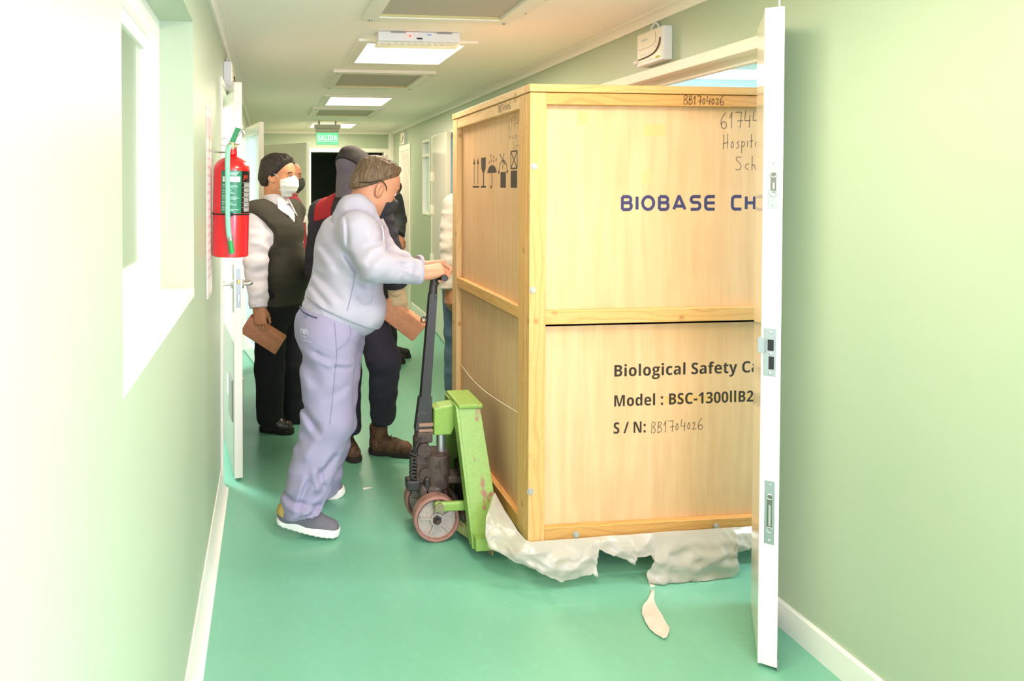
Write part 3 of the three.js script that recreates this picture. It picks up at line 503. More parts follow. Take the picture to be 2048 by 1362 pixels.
  // lifting head and arched arm
  w('lift_head', new THREE.LatheGeometry([[0, 0], [.03, 0], [.034, .006], [.036, .1], [.032, .112], [0, .114]].map(p => new THREE.Vector2(...p)), 30).translate(.757, .435, -DC), green, t);
  { const s = extrude([[.724, .44], [.724, .545], [.745, .553], [.8, .56], [.83, .576], [.905, .578], [.91, .565], [.9, .535], [.84, .508], [.812, .482], [.797, .455], [.79, .44]], .062, .006); w('lift_arm', uvm(s.translate(0, 0, -DC - .031)), green, t); }
  w('top_cap', rbox(.11, .022, .2, .009).translate(.862, .578, -DC), green, t);
  // splayed legs of the A frame
  for (const s of [-1, 1]) {
    const zt = -(DC + s * .085), zb = -(DC + s * .245), zi = s * .03;
    w('frame_leg', hexa([[.83, .045, zb + zi * 0 + s * .035], [.93, .045, zb + s * .035], [.95, .045, zb], [.835, .045, zb], [.81, .58, zt + s * .03], [.9, .58, zt + s * .03], [.905, .58, zt], [.812, .58, zt]]), green, t);
    w('leg_flange', hexa([[.825, .045, zb + s * .05], [.84, .045, zb + s * .05], [.84, .045, zb - .001], [.825, .045, zb - .001], [.8, .575, zt + s * .06], [.815, .575, zt + s * .06], [.815, .575, zt - .001], [.8, .575, zt - .001]]), green, t);
    w('link_arm', rbox(.17, .042, .022, .012).translate(.78, .168, -(DC + s * .13)), green, t);
    w('pivot_bolt', merge([cyl(.02, .02, .03, 24).rotateX(Math.PI / 2).translate(.715, .168, -(DC + s * .13)), cyl(.011, .011, .04, 6).rotateX(Math.PI / 2).translate(.715, .168, -(DC + s * .13))]), std({ map: worn([150, 150, 112], [120, 96, 78], 371, .55), roughness: .5 }), t);
    w('fork', merge([hexa([[.83, .05, -(DC + s * .27)], [1.95, .06, -(DC + s * .27)], [1.95, .06, -(DC + s * .12)], [.83, .05, -(DC + s * .12)], [.83, .1, -(DC + s * .27)], [1.95, .1, -(DC + s * .27)], [1.95, .1, -(DC + s * .12)], [.83, .1, -(DC + s * .12)]])]), green, t);
    w('toe_plate', hexa([[.8, .045, -(DC + s * .1)], [.9, .03, -(DC + s * .275)], [.9, .03, -(DC + s * .265)], [.8, .045, -(DC + s * .09)], [.8, .1, -(DC + s * .1)], [.9, .07, -(DC + s * .275)], [.9, .07, -(DC + s * .265)], [.8, .1, -(DC + s * .09)]]), std({ map: worn([150, 150, 96], [120, 92, 70], 361, .52), roughness: .5 }), t);
    for (const x of [1.75, 1.84]) w('load_roller', cyl(.035, .035, .07, 24).rotateX(Math.PI / 2).translate(x, .035, -(DC + s * .195)), rim, t);
    for (const x of [1.2, 1.5]) w('fork_pad', rbox(.2, .05, .12, .004).translate(x, .125, -(DC + s * .195)), M.pineLight, t);
  }
  w('cross_shell', merge([rbox(.04, .16, .3, .01).translate(.88, .17, -DC), hexa([[.88, .2, -(DC - .16)], [.9, .2, -(DC - .16)], [.9, .2, -(DC + .16)], [.88, .2, -(DC + .16)], [.87, .56, -(DC - .07)], [.89, .56, -(DC - .07)], [.89, .56, -(DC + .07)], [.87, .56, -(DC + .07)]])]), dark, t);
  w('rocker', merge([rbox(.12, .035, .08, .01).translate(.82, .235, -DC), bar([.83, .12, -2.6], [.83, .12, -2.88], .018)]), dirty, t);
}

// ------------------------------------------------------------------ door leaves
function leaf(name, label, hinge, yaw, wd, ht, th, mat, cat = 'door') {   // leaf runs along local +x from the hinge, near face = +z
  const g = thing(name, label, cat, hinge, null, yaw);
  part('slab', rbox(wd, ht, th, .003).translate(wd / 2, ht / 2 + .012, 0), mat, g); return g;
}
{
  // narrow passive leaf of the wide doorway: free edge towards the viewer
  const a = Math.atan2(.252, -.18);                      // from hinge (1.752, depth 2.12) to edge (1.562, depth 1.83)
  const g = leaf('door_leaf', 'narrow glossy white door leaf with flush bolts beside the crate', [1.742, 0, -2.082], 0, .31, 2.068, .05, M.door);
  g.rotation.y = -a;
  const L = .31, e = (n, geo, m, p = g) => part(n, geo, m, p);
  // edge fittings sit on the free end (local x = L), width runs along z
  const plateOf = (y0, y1, wd, mat) => bx(L - .001, L + .002, y0, y1, -wd / 2, wd / 2, .0008);
  const bolt = (y0, y1, kx) => {
    const p = e('flush_bolt', plateOf(y0, y1, .026), M.brushed);
    part('recess', bx(L + .0015, L + .0026, y0 + .05, y1 - .045, -.007, .007), std({ color: 0x6e7268, metalness: .6, roughness: .5 }), p);
    part('lever', bar([L + .004, y0 + .06, 0], [L + .004, y1 - .075, 0], .004), M.steel, p);
    for (const y of [y0 + .046, y1 - .05]) part('thumb_slot', new THREE.TorusGeometry(.008, .002, 8, 20).rotateY(Math.PI / 2).translate(L + .003, y, 0), M.steel, p);
    for (const y of [y0 + .012, y1 - .012]) part('screw', new THREE.SphereGeometry(.004, 10, 6).scale(.4, 1, 1).translate(L + .002, y, 0), M.steel, p);
  };
  bolt(1.455, 1.61); bolt(.4, .6);
  const s = e('strike_plate', merge([bx(L, L + .003, .93, 1.08, -.012, .02, .001), bx(L, L + .003, 1.0, 1.05, .012, .036, .001)]), M.brushed);
  part('latch_hole', bx(L + .001, L + .0036, 1.01, 1.045, -.006, .01), M.black, s); part('latch_hole', bx(L + .001, L + .0036, .952, .992, -.007, .007), M.black, s);
  for (const y of [.938, 1.0, 1.066]) part('screw', new THREE.SphereGeometry(.005, 10, 6).scale(.4, 1, 1).translate(L + .003, y, .002), M.steel, s);
  e('edge_strip', bx(L - .012, L + .0005, .012, 2.08, .0205, .0262, .001), M.doorEdge);
  e('top_bolt', bar([L - .012, 2.075, -.012], [L - .012, 2.12, -.012], .004), M.steel); e('bottom_seal', bx(.02, L - .004, .004, .04, -.029, -.0245), M.brushed);
}
function handleSet(g, x, y, th, parent) {
  for (const s of [-1, 1]) {
    const p = part('handle', tube([[x, y, s * th / 2], [x, y, s * (th / 2 + .045)], [x - .02, y - .002, s * (th / 2 + .055)], [x - .11, y - .004, s * (th / 2 + .055)], [x - .125, y - .003, s * (th / 2 + .035)]], .009, 30, 10), M.steel, g);
    part('rose', cyl(.02, .024, .012, 24).rotateX(Math.PI / 2).translate(x, y, s * (th / 2 + .006)), M.steel, p);
  }
}
{
  // ajar door by the extinguisher: hinge at depth 4.0, free edge at depth 3.3
  const hx = XL - .03, hz = -4.0, ex = -.158, ez = -3.3, L = Math.hypot(ex - hx, ez - hz), yaw = Math.atan2(-(ez - hz), ex - hx);
  const g = leaf('door_leaf', 'cream door leaf standing ajar with lever handles beside extinguisher', [hx, 0, hz], yaw, L, 2.05, .042, M.door);
  const kp = part('kick_plate', bx(.03, L - .03, .02, .72, -.0235, -.021), std({ color: 0xb8b4ae, roughness: .4, metalness: .3 }), g); part('kick_plate', bx(.03, L - .03, .02, .72, .021, .0235), std({ color: 0xb8b4ae, roughness: .4, metalness: .3 }), g);
  part('sticker', bx(.36, .47, .36, .47, .0236, .0245), M.white, g); part('sticker', bx(.36, .47, .36, .47, -.0245, -.0236), M.white, g);
  part('vent_grille', rbox(.16, .22, .01, .004).translate(.58, .4, .026), std({ color: 0x8f8a86, roughness: .5 }), g); part('vent_grille', rbox(.16, .22, .01, .004).translate(.58, .4, -.026), std({ color: 0x8f8a86, roughness: .5 }), g);
  const lp = part('lock_plate', bx(L - .001, L + .0025, .9, 1.1, -.012, .012), M.brushed, g);
  part('latch', rbox(.012, .022, .014, .002).translate(L + .006, 1.035, 0), std({ color: 0xc9b060, metalness: .8, roughness: .3 }), lp); part('dead_bolt', rbox(.006, .04, .012, .002).translate(L + .004, .95, 0), M.steel, lp);
  handleSet(g, L - .05, 1.015, .042);
  part('key_plate', bx(L - .07, L - .03, .87, 1.12, -.0235, -.021), M.brushed, g); part('key_plate', bx(L - .07, L - .03, .87, 1.12, .021, .0235), M.brushed, g);
  for (const y of [.25, 1.05, 1.85]) part('hinge', bar([-.004, y - .05, -.026], [-.004, y + .05, -.026], .008), M.steel, g);
}
function glazedLeaf(label, hx, hd, ex, ed, ht) {
  const L = Math.hypot(ex - hx, hd - ed), yaw = Math.atan2(hd - ed < 0 ? 1 : -(-ed + hd), ex - hx);
  const g = thing('glazed_door', label, 'door', [hx, 0, -hd], null, Math.atan2(-(-ed + hd), ex - hx));
  const s = .08, th = .042;
  part('stile', rbox(s, ht, th, .003).translate(s / 2, ht / 2 + .01, 0), M.door, g); part('stile', rbox(s, ht, th, .003).translate(L - s / 2, ht / 2 + .01, 0), M.door, g);
  for (const [y0, y1] of [[.01, .14], [ht - .08, ht + .01]]) part('rail', rbox(L - 2 * s, y1 - y0, th, .003).translate(L / 2, (y0 + y1) / 2, 0), M.door, g);
  part('panel', bx(s - .005, L - s + .005, .13, ht - .07, -.008, .008), phys({ color: 0xc3d6e0, roughness: .25 }), g);
  handleSet(g, L - .04, 1.02, th); return g;
}
glazedLeaf('cream framed door with a pale blue panel behind the extinguisher', XL + .03, 5.95, -.062, 5.26, 2.05);
{
  // cream leaf standing open before the exit
  const hx = XL + .035, hd = 8.42, ex = .465, ed = 7.66, L = Math.hypot(ex - hx, hd - ed);
  const g = leaf('door_leaf', 'plain cream door leaf standing open in front of the dark exit doorway', [hx, 0, -hd], Math.atan2(-(hd - ed), ex - hx) , L, 2.05, .045, M.door);
  part('edge_strip', bx(L - .03, L + .002, .012, 2.062, -.0235, .0235, .002), M.doorEdge, g); handleSet(g, L - .06, 1.02, .045);
  for (const y of [.3, 1.0, 1.8]) part('hinge', bar([-.004, y - .05, -.026], [-.004, y + .05, -.026], .008), M.steel, g);
}
{
  // leaf hinged at depth 6.72 on the right wall, slightly open
  const hx = XR + .01, hd = 6.72, ex = 1.705, ed = 5.92, L = Math.hypot(ex - hx, hd - ed);
  const g = leaf('door_leaf', 'cream door leaf with white hinges behind the man in grey', [hx, 0, -hd], Math.atan2(-(hd - ed), ex - hx), L, 2.05, .042, M.door);
  for (const y of [.75, 1.28, 1.64]) part('hinge', rbox(.03, .1, .02, .004).translate(.0, y, .03), M.trim, g);
}
// ------------------------------------------------------------------ pressure gauges above the doors
function gauge(label, x, s, y, d, k = 1) {              // s = direction of the corridor from the wall
  const g = thing('pressure_gauge', label, 'gauge', [x, y, -d], 'pressure gauges above doors', s > 0 ? Math.PI / 2 : -Math.PI / 2);
  const W = .2, H = .15, T = .045;
  part('case', rbox(W, H, T, .005).translate(0, H / 2, T / 2), M.plastic, g);
  part('face', rbox(W - .02, H - .022, .004, .002).translate(0, H / 2 + .004, T), std({ color: 0xe9e2cf, roughness: .3 }), g);
  part('scale_tube', tube([[-.075, .03, T + .005], [.0, .034, T + .005], [.05, .046, T + .005], [.078, .075, T + .005], [.084, .1, T + .005]], .0032, 40, 8), std({ color: 0x5c3a34, roughness: .25 }), g);
  for (let i = 0; i < 9; i++) part('tick', bx(-.066 + i * .0155, -.065 + i * .0155, .044 + Math.max(0, i - 4) ** 2 * .0022, .054 + Math.max(0, i - 4) ** 2 * .0022, T + .002, T + .0028), std({ color: 0x9b8f7c }), g);
  part('scale_line', tube([[-.08, .075, T + .0025], [.02, .078, T + .0025], [.045, .09, T + .0025], [.046, .135, T + .0025]], .0008, 20, 5), std({ color: 0x8a8274 }), g);
  const lg = canvas(128, 48, (c) => { c.fillStyle = '#e9e2cf'; c.fillRect(0, 0, 128, 48); c.strokeStyle = '#8d9cb4'; c.lineWidth = 6; c.beginPath(); c.moveTo(8, 34); for (let i = 0; i < 40; i++) c.lineTo(10 + i * 2.7, 27 - 9 * Math.sin(i * .95) * (i % 7 < 5 ? 1 : .4)); c.stroke(); });
  part('maker_mark', new THREE.PlaneGeometry(.05, .019).translate(-.035, .115, T + .0026), std({ map: lg, roughness: .3 }), g);
  part('label_sticker', bx(.05, .078, .014, .024, T + .001, T + .003), std({ color: 0xc8cf4e }), g);
  part('screw', cyl(.003, .003, .004, 10).rotateX(Math.PI / 2).translate(.01, .02, T + .002), M.brushed, g);
  part('knob', cyl(.012, .012, .03, 20).rotateZ(Math.PI / 2).translate(-W / 2 - .004, .025, T - .004), M.plastic, g);
  part('hose', tube([[-.03, H - .002, .02], [-.028, H + .02, .016], [-.012, H + .036, .012], [.002, H + .03, .008], [.004, H + .014, .003]], .005, 24, 8), M.plastic, g);
}
gauge('white pressure gauge above the wide doorway next to crate', XR, -1, 2.083, 2.735);
gauge('white pressure gauge on the wall above the fire extinguisher', XL, 1, 2.055, 3.6);
gauge('white pressure gauge above the closed door in the far corner', XR, -1, 2.08, 8.13);
// ------------------------------------------------------------------ exit sign
{
  const g = thing('exit_sign', 'green lit exit sign hanging from the ceiling', 'exit sign', [.7, CH, -7.62]);
  part('housing', merge([rbox(.32, .05, .07, .01).translate(0, -.065, 0), rbox(.28, .05, .05, .01).translate(0, -.115, 0), bar([-.1, 0, 0], [-.1, -.05, 0], .012), bar([.1, 0, 0], [.1, -.05, 0], .012)]), std({ color: 0xcfc7b4, roughness: .5 }), g);
  const t = canvas(512, 288, (c) => { c.fillStyle = '#58c98a'; c.fillRect(0, 0, 512, 288); c.fillStyle = '#ddfff0'; c.font = 'bold 150px sans-serif'; const m = c.measureText('SALIDA').width; c.save(); c.translate(22, 178); c.scale(468 / m, 1.1); c.fillText('SALIDA', 0, 0); c.restore(); c.fillStyle = '#9df0c0'; c.fillRect(20, 196, 470, 22); c.fillStyle = '#3d8a62'; c.fillRect(30, 240, 330, 8); });
  part('acrylic_plate', rbox(.272, .15, .008, .002).translate(0, -.213, 0), phys({ color: 0xbfeccf, roughness: .2, transmission: .3 }), g);
  part('lettering', new THREE.PlaneGeometry(.262, .142).translate(0, -.213, .005), new THREE.MeshStandardMaterial({ color: 0xffffff, map: t, emissive: 0xffffff, emissiveMap: t, emissiveIntensity: .55, roughness: .3 }), g).userData.label = 'green plate with the word SALIDA';
}
// ------------------------------------------------------------------ fire extinguisher, bracket, poster
{
  const g = thing('fire_extinguisher', 'red fire extinguisher with mint green hose hanging on the left wall', 'fire extinguisher', [-.163, 1.232, -2.7]);
  g.rotation.z = -.02;
  const red = phys({ color: 0xd8121c, roughness: .28, clearcoat: .6, clearcoatRoughness: .1 });
  part('cylinder', new THREE.LatheGeometry([[0, .004], [.07, 0], [.075, .004], [.0755, .36], [.072, .38], [.06, .398], [.04, .41], [.022, .418], [.02, .43], [0, .431]].map(p => new THREE.Vector2(...p)), 48), red, g);
  part('collar', cyl(.02, .022, .022, 24).translate(0, .438, 0), red, g);
  const lb = canvas(512, 512, (c) => {
    c.fillStyle = '#1f7d5a'; c.fillRect(0, 0, 300, 512); c.fillStyle = '#15100f'; c.fillRect(300, 0, 212, 512); c.fillStyle = '#e8efe9'; c.fillRect(22, 70, 256, 66);
    c.fillStyle = '#bfe2d0'; for (let i = 0; i < 3; i++) c.fillRect(50 + i * 12, 14 + i * 16, 210 - i * 30, 9);
    let s = 5; const r = () => (s = (s * 16807) % 2147483647) / 2147483647;
    for (let b = 0; b < 5; b++) { c.fillRect(20, 160 + b * 68, 90 + 60 * r(), 10); for (let k = 0; k < 3; k++) c.fillRect(20, 177 + b * 68 + k * 13, 120 + 140 * r(), 5); }
    c.fillStyle = '#e23a2e'; c.font = 'italic bold 78px sans-serif'; c.fillText('yu', 330, 92); c.fillStyle = '#e9e6e2';
    for (let b = 0; b < 6; b++) { c.fillRect(318, 140 + b * 60, 180, 3); for (let k = 0; k < 4; k++) { let x = 350; while (x < 480) { const q = 8 + 26 * r(); c.fillRect(x, 150 + b * 60 + k * 11, q, 7); x += q + 5; } } }
  });
  const lab = new THREE.CylinderGeometry(.0762, .0762, .175, 40, 1, true, -.52, 1.95); part('label_wrap', lab.translate(0, .27, 0), std({ map: lb, roughness: .35 }), g).userData.label = 'green and black instruction label';
  part('strap', new THREE.TorusGeometry(.0768, .0028, 8, 48).rotateX(Math.PI / 2).translate(0, .178, 0), M.black, g); part('strap_buckle', rbox(.02, .014, .01, .003).translate(.004, .178, .082), M.black, g);
  const mint = phys({ color: 0x8fd9b8, roughness: .35 });
  const hose = part('hose', tube([[-.006, .455, .01], [-.008, .458, .045], [-.012, .44, .078], [-.012, .38, .093], [-.01, .3, .093], [-.008, .18, .09], [-.002, .1, .088], [.004, .072, .088]], .0105, 60, 12), mint, g);
  part('nozzle', bar([.004, .075, .088], [.012, .02, .087], .0105, .011), phys({ color: 0x22a24c, roughness: .35 }), hose); part('hose_clamp', bar([.003, .088, .088], [.0045, .072, .088], .0117), M.brushed, hose);
  part('valve', merge([cyl(.014, .016, .03, 20).translate(0, .46, 0), rbox(.05, .02, .022, .006).translate(.012, .462, 0)]), std({ color: 0xb9a77e, metalness: .8, roughness: .35 }), g);
  const lv = std({ color: 0x2f8a55, roughness: .4 });
  part('lever', hexa([[-.012, .478, -.012], [.012, .478, -.012], [.012, .478, .012], [-.012, .478, .012], [.014, .54, -.011], [.034, .536, -.011], [.034, .536, .011], [.014, .54, .011]]), lv, g);
  part('lever', tube([[.0, .48, 0], [.022, .51, 0], [.04, .53, 0], [.05, .515, 0]], .005, 20, 8), M.steel, g);
  part('pin_ring', new THREE.TorusGeometry(.017, .0018, 8, 24).translate(-.032, .478, .004), M.steel, g); part('gauge_dial', cyl(.014, .014, .012, 20).rotateX(Math.PI / 2).translate(.036, .455, .012), M.steel, g);
}
{
  const g = thing('wall_bracket', 'thin wire bracket holding the extinguisher on the wall', 'bracket', [XL, 1.66, -2.63]);
  part('wall_plate', bx(0, .004, 0, .07, -.012, .012, .001), std({ color: 0xc9b878, metalness: .7, roughness: .4 }), g);
  part('arm', tube([[.003, .012, 0], [.03, .006, -.01], [.06, .006, -.035], [.08, .01, -.055]], .0028, 24, 6), M.brushed, g);
}
{
  const g = thing('wall_poster', 'narrow pink and white sheet behind the fire extinguisher', 'poster', [XL, 1.08, -2.63]);
  const t = canvas(256, 768, (c, w, h) => { c.fillStyle = '#f4ece8'; c.fillRect(0, 0, w, h); c.fillStyle = '#efc2c0'; c.fillRect(18, 40, w - 36, 90); c.fillStyle = '#eecac8'; for (let y = 170; y < 700; y += 34) c.fillRect(24, y, w - 48 - (y * 37 % 60), 12); c.strokeStyle = '#dba8a8'; c.lineWidth = 4; c.strokeRect(10, 10, w - 20, h - 20); });
  part('sheet', new THREE.BoxGeometry(.2, .765, .003).rotateY(Math.PI / 2).translate(.002, .3825, 0), std({ map: t, roughness: .6 }), g);
}
// litter on the floor
{
  const m = part('paper_scrap', hexa([[0, 0, 0], [.05, 0, .0], [.05, 0, .002], [0, 0, .022], [.004, .003, .002], [.046, .002, .001], [.046, .002, .002], [.004, .003, .018]]), M.white, scene, [.468, .001, -3.155]);
  m.userData = { label: 'tiny white paper scrap on the green floor beside the shoe', category: 'paper' };
}

// ------------------------------------------------------------------ smooth surfaces from distance fields (surface nets)
const NZ = new ImprovedNoise();
const n3 = (x, y, z) => NZ.noise(x, y, z);
function sdfGeo(f, lo, hi, h) {
  const nx = Math.ceil((hi[0] - lo[0]) / h) + 1, ny = Math.ceil((hi[1] - lo[1]) / h) + 1, nz = Math.ceil((hi[2] - lo[2]) / h) + 1;
  const F = new Float32Array(nx * ny * nz), BK = 4, id = (i, j, k) => (k * ny + j) * nx + i, rad = BK * h * .87 + .03;
  for (let k0 = 0; k0 < nz; k0 += BK) for (let j0 = 0; j0 < ny; j0 += BK) for (let i0 = 0; i0 < nx; i0 += BK) {
    const c = f(lo[0] + (i0 + 1.5) * h, lo[1] + (j0 + 1.5) * h, lo[2] + (k0 + 1.5) * h), far = Math.abs(c) > rad;
    for (let k = k0; k < Math.min(nz, k0 + BK); k++) for (let j = j0; j < Math.min(ny, j0 + BK); j++) for (let i = i0; i < Math.min(nx, i0 + BK); i++) F[id(i, j, k)] = far ? c : f(lo[0] + i * h, lo[1] + j * h, lo[2] + k * h);
  }
  const vi = new Int32Array(nx * ny * nz).fill(-1), pos = [], idx = [];
  for (let k = 0; k < nz - 1; k++) for (let j = 0; j < ny - 1; j++) for (let i = 0; i < nx - 1; i++) {
    let m = 0, c = [0, 0, 0], n = 0; const v = [];
    for (let q = 0; q < 8; q++) { const d = F[id(i + (q & 1), j + (q >> 1 & 1), k + (q >> 2))]; v.push(d); if (d < 0) m |= 1 << q; }
    if (m === 0 || m === 255) continue;
    for (let q = 0; q < 8; q++) for (let a = 0; a < 3; a++) { const r = q | (1 << a); if (r === q || (q >> a & 1)) continue; if ((v[q] < 0) === (v[r] < 0)) continue; const t = v[q] / (v[q] - v[r]); for (let e = 0; e < 3; e++) c[e] += (q >> e & 1) + (e === a ? t : 0); n++; }
    vi[id(i, j, k)] = pos.length / 3; pos.push(lo[0] + (i + c[0] / n) * h, lo[1] + (j + c[1] / n) * h, lo[2] + (k + c[2] / n) * h);
  }
  const quad = (a, b, c, d, s) => { if (a < 0 || b < 0 || c < 0 || d < 0) return; s ? idx.push(a, b, c, a, c, d) : idx.push(a, c, b, a, d, c); };
  for (let k = 1; k < nz - 1; k++) for (let j = 1; j < ny - 1; j++) for (let i = 1; i < nx - 1; i++) {
    const a = F[id(i, j, k)] < 0;
    if (a !== (F[id(i + 1, j, k)] < 0)) quad(vi[id(i, j - 1, k - 1)], vi[id(i, j, k - 1)], vi[id(i, j, k)], vi[id(i, j - 1, k)], a);
    if (a !== (F[id(i, j + 1, k)] < 0)) quad(vi[id(i - 1, j, k - 1)], vi[id(i - 1, j, k)], vi[id(i, j, k)], vi[id(i, j, k - 1)], a);
    if (a !== (F[id(i, j, k + 1)] < 0)) quad(vi[id(i - 1, j - 1, k)], vi[id(i, j - 1, k)], vi[id(i, j, k)], vi[id(i - 1, j, k)], a);
  }
  const nor = new Float32Array(pos.length), uv = new Float32Array(pos.length / 3 * 2), e = h * .6;
  for (let i = 0; i < pos.length; i += 3) {
    const x = pos[i], y = pos[i + 1], z = pos[i + 2]; let a = f(x + e, y, z) - f(x - e, y, z), b = f(x, y + e, z) - f(x, y - e, z), c = f(x, y, z + e) - f(x, y, z - e); const l = Math.hypot(a, b, c) || 1;
    nor[i] = a / l; nor[i + 1] = b / l; nor[i + 2] = c / l; uv[i / 3 * 2] = x + z * .7; uv[i / 3 * 2 + 1] = y;
  }
  const g = new THREE.BufferGeometry(); g.setAttribute('position', new THREE.Float32BufferAttribute(pos, 3)); g.setAttribute('normal', new THREE.BufferAttribute(nor, 3)); g.setAttribute('uv', new THREE.BufferAttribute(uv, 2)); g.setIndex(idx); return g;
}
const smin = (a, b, k) => { const h = Math.max(k - Math.abs(a - b), 0) / k; return Math.min(a, b) - h * h * k * .25; };
const smax = (a, b, k) => -smin(-a, -b, k);
// primitives: tapered capsule and ellipsoid, as functions of x, y, z
function cap(a, b, ra, rb = ra) {
  const dx = b[0] - a[0], dy = b[1] - a[1], dz = b[2] - a[2], L = dx * dx + dy * dy + dz * dz || 1e-9;
  return (x, y, z) => { const px = x - a[0], py = y - a[1], pz = z - a[2]; let t = (px * dx + py * dy + pz * dz) / L; t = t < 0 ? 0 : t > 1 ? 1 : t; const qx = px - dx * t, qy = py - dy * t, qz = pz - dz * t; return Math.sqrt(qx * qx + qy * qy + qz * qz) - (ra + (rb - ra) * t); };
}
function ell(c, r, R) {                                 // R: optional rotation (THREE.Matrix3-like inverse as function)
  return (x, y, z) => { let p = [x - c[0], y - c[1], z - c[2]]; if (R) p = R(p); const a = p[0] / r[0], b = p[1] / r[1], d = p[2] / r[2], k0 = Math.sqrt(a * a + b * b + d * d), k1 = Math.sqrt((a / r[0]) ** 2 + (b / r[1]) ** 2 + (d / r[2]) ** 2); return k1 < 1e-9 ? -Math.min(...r) : k0 * (k0 - 1) / k1; };
}
const union = (list, k) => (x, y, z) => { let d = 1e3; for (let i = 0; i < list.length; i++) d = smin(d, list[i](x, y, z), k); return d; };
const lerp3 = (a, b, t) => [a[0] + (b[0] - a[0]) * t, a[1] + (b[1] - a[1]) * t, a[2] + (b[2] - a[2]) * t];
const add3 = (a, b) => [a[0] + b[0], a[1] + b[1], a[2] + b[2]];
const unit = v => { const l = Math.hypot(...v) || 1; return v.map(c => c / l); };
const cross = (a, b) => [a[1] * b[2] - a[2] * b[1], a[2] * b[0] - a[0] * b[2], a[0] * b[1] - a[1] * b[0]];
const dot = (a, b) => a[0] * b[0] + a[1] * b[1] + a[2] * b[2];
const half = (p, n) => { n = unit(n); const c = dot(p, n); return (x, y, z) => x * n[0] + y * n[1] + z * n[2] - c; };   // positive on the side the normal points to
function basis(o, ex, ey) { ex = unit(ex); let ez = unit(cross(ex, ey)); ey = cross(ez, ex); return { o, ex, ey, ez, inv: (x, y, z) => { const p = [x - o[0], y - o[1], z - o[2]]; return [dot(p, ex), dot(p, ey), dot(p, ez)]; }, fwd: p => [0, 1, 2].map(i => o[i] + ex[i] * p[0] + ey[i] * p[1] + ez[i] * p[2]) }; }
const bounds = (pts, m) => { const lo = [1e9, 1e9, 1e9], hi = [-1e9, -1e9, -1e9]; for (const p of pts) for (let i = 0; i < 3; i++) { lo[i] = Math.min(lo[i], p[i] - m); hi[i] = Math.max(hi[i], p[i] + m); } return [lo, hi]; };

// head in its own frame: x forward, y up, z to the person's right
function headField(s = 1) {
  const L = [ell([-.012, .03, 0], [.1, .088, .077]), ell([.03, -.035, 0], [.058, .08, .06]), ell([.045, .045, 0], [.05, .05, .06])];
  const base = union(L, .04), jaw = union([cap([.062, -.105, 0], [.0, -.078, .046], .018, .02), cap([.062, -.105, 0], [.0, -.078, -.046], .018, .02), ell([.045, -.04, .036], [.034, .034, .026]), ell([.045, -.04, -.036], [.034, .034, .026])], .03);
  const nose = union([cap([.086, .006, 0], [.112, -.036, 0], .007, .0115), cap([.1, -.04, .009], [.1, -.04, -.009], .009)], .01);
  const brow = cap([.083, .022, .03], [.083, .022, -.03], .012), lipU = cap([.088, -.068, .016], [.088, -.068, -.016], .007), lipD = cap([.086, -.08, .014], [.086, -.08, -.014], .0075);
  const eyes = [[.1, .004, .031], [.1, .004, -.031]].map(c => ell(c, [.016, .011, .016])), ears = [1, -1].map(q => ell([-.008, -.012, q * .079], [.02, .034, .01], p => [p[0] * .97 + p[1] * .2, p[1] * .97 - p[0] * .2, p[2] * .93 + q * p[0] * .35])), earIn = [1, -1].map(q => ell([-.002, -.01, q * .089], [.01, .02, .008]));
  return (x, y, z) => {
    let d = smin(base(x, y, z), jaw(x, y, z), .035); d = smin(d, brow(x, y, z), .02); d = smin(d, nose(x, y, z), .012); d = smin(d, lipU(x, y, z), .006); d = smin(d, lipD(x, y, z), .006);
    d = smax(d, -eyes[0](x, y, z), .012); d = smax(d, -eyes[1](x, y, z), .012);
    let e = smax(ears[0](x, y, z), -earIn[0](x, y, z), .006); d = smin(d, e, .008); e = smax(ears[1](x, y, z), -earIn[1](x, y, z), .006); return smin(d, e, .008);
  };
}
const HEAD = headField();
const skullBase = union([ell([-.012, .03, 0], [.1, .088, .077]), ell([.045, .045, 0], [.05, .05, .06]), ell([-.034, -.035, 0], [.08, .07, .07])], .04);
// hand in its own frame: x towards the fingers, y = back of the hand, z = thumb side (thumb = +z)
function handField(curl, spread = 1, thumb = [[.6, -.35, .72], [.85, -.5, .15], [.8, -.6, -.1]]) {
  const prim = [], palm = [];
  const F = [[.03, .046, .027, .022, .0095], [.01, .05, .031, .023, .0098], [-.011, .046, .028, .022, .0093], [-.03, .037, .022, .019, .0083]];
  for (let i = 0; i < 4; i++) {
    const [z, a, b, c, r] = F[i], root = [.092 - Math.abs(z - .01) * .18, 0, z * spread]; palm.push(cap([.0, -.002, z * .62], root, .0165, .0125));
    const [c1, c2, c3] = Array.isArray(curl[i]) ? curl[i] : curl; let ang = 0, p = root; const seg = [];
    [[a, c1], [b, c2], [c, c3]].forEach(([len, t], k) => { ang += t; const q = [p[0] + len * Math.cos(ang), p[1] - len * Math.sin(ang), p[2]]; seg.push(cap(p, q, r * (1 - .07 * k), r * (.95 - .09 * k))); p = q; });
    prim.push(union(seg, .004));
  }
  palm.push(ell([.03, -.014, .022], [.034, .016, .02]), ell([.035, -.012, -.02], [.04, .013, .015]));
  let p = [.016, -.008, .026]; const seg = []; [[.042, .0135, .0115], [.032, .0112, .0098], [.026, .0098, .008]].forEach(([len, r0, r1], k) => { const d = unit(thumb[k]), q = add3(p, d.map(v => v * len)); seg.push(cap(p, q, r0, r1)); p = q; });
  const pf = union(palm, .022), tf = union(seg, .005);
  return (x, y, z) => { let d = pf(x, y, z); for (const f of prim) d = smin(d, f(x, y, z), .006); return smin(d, tf(x, y, z), .014); };
}
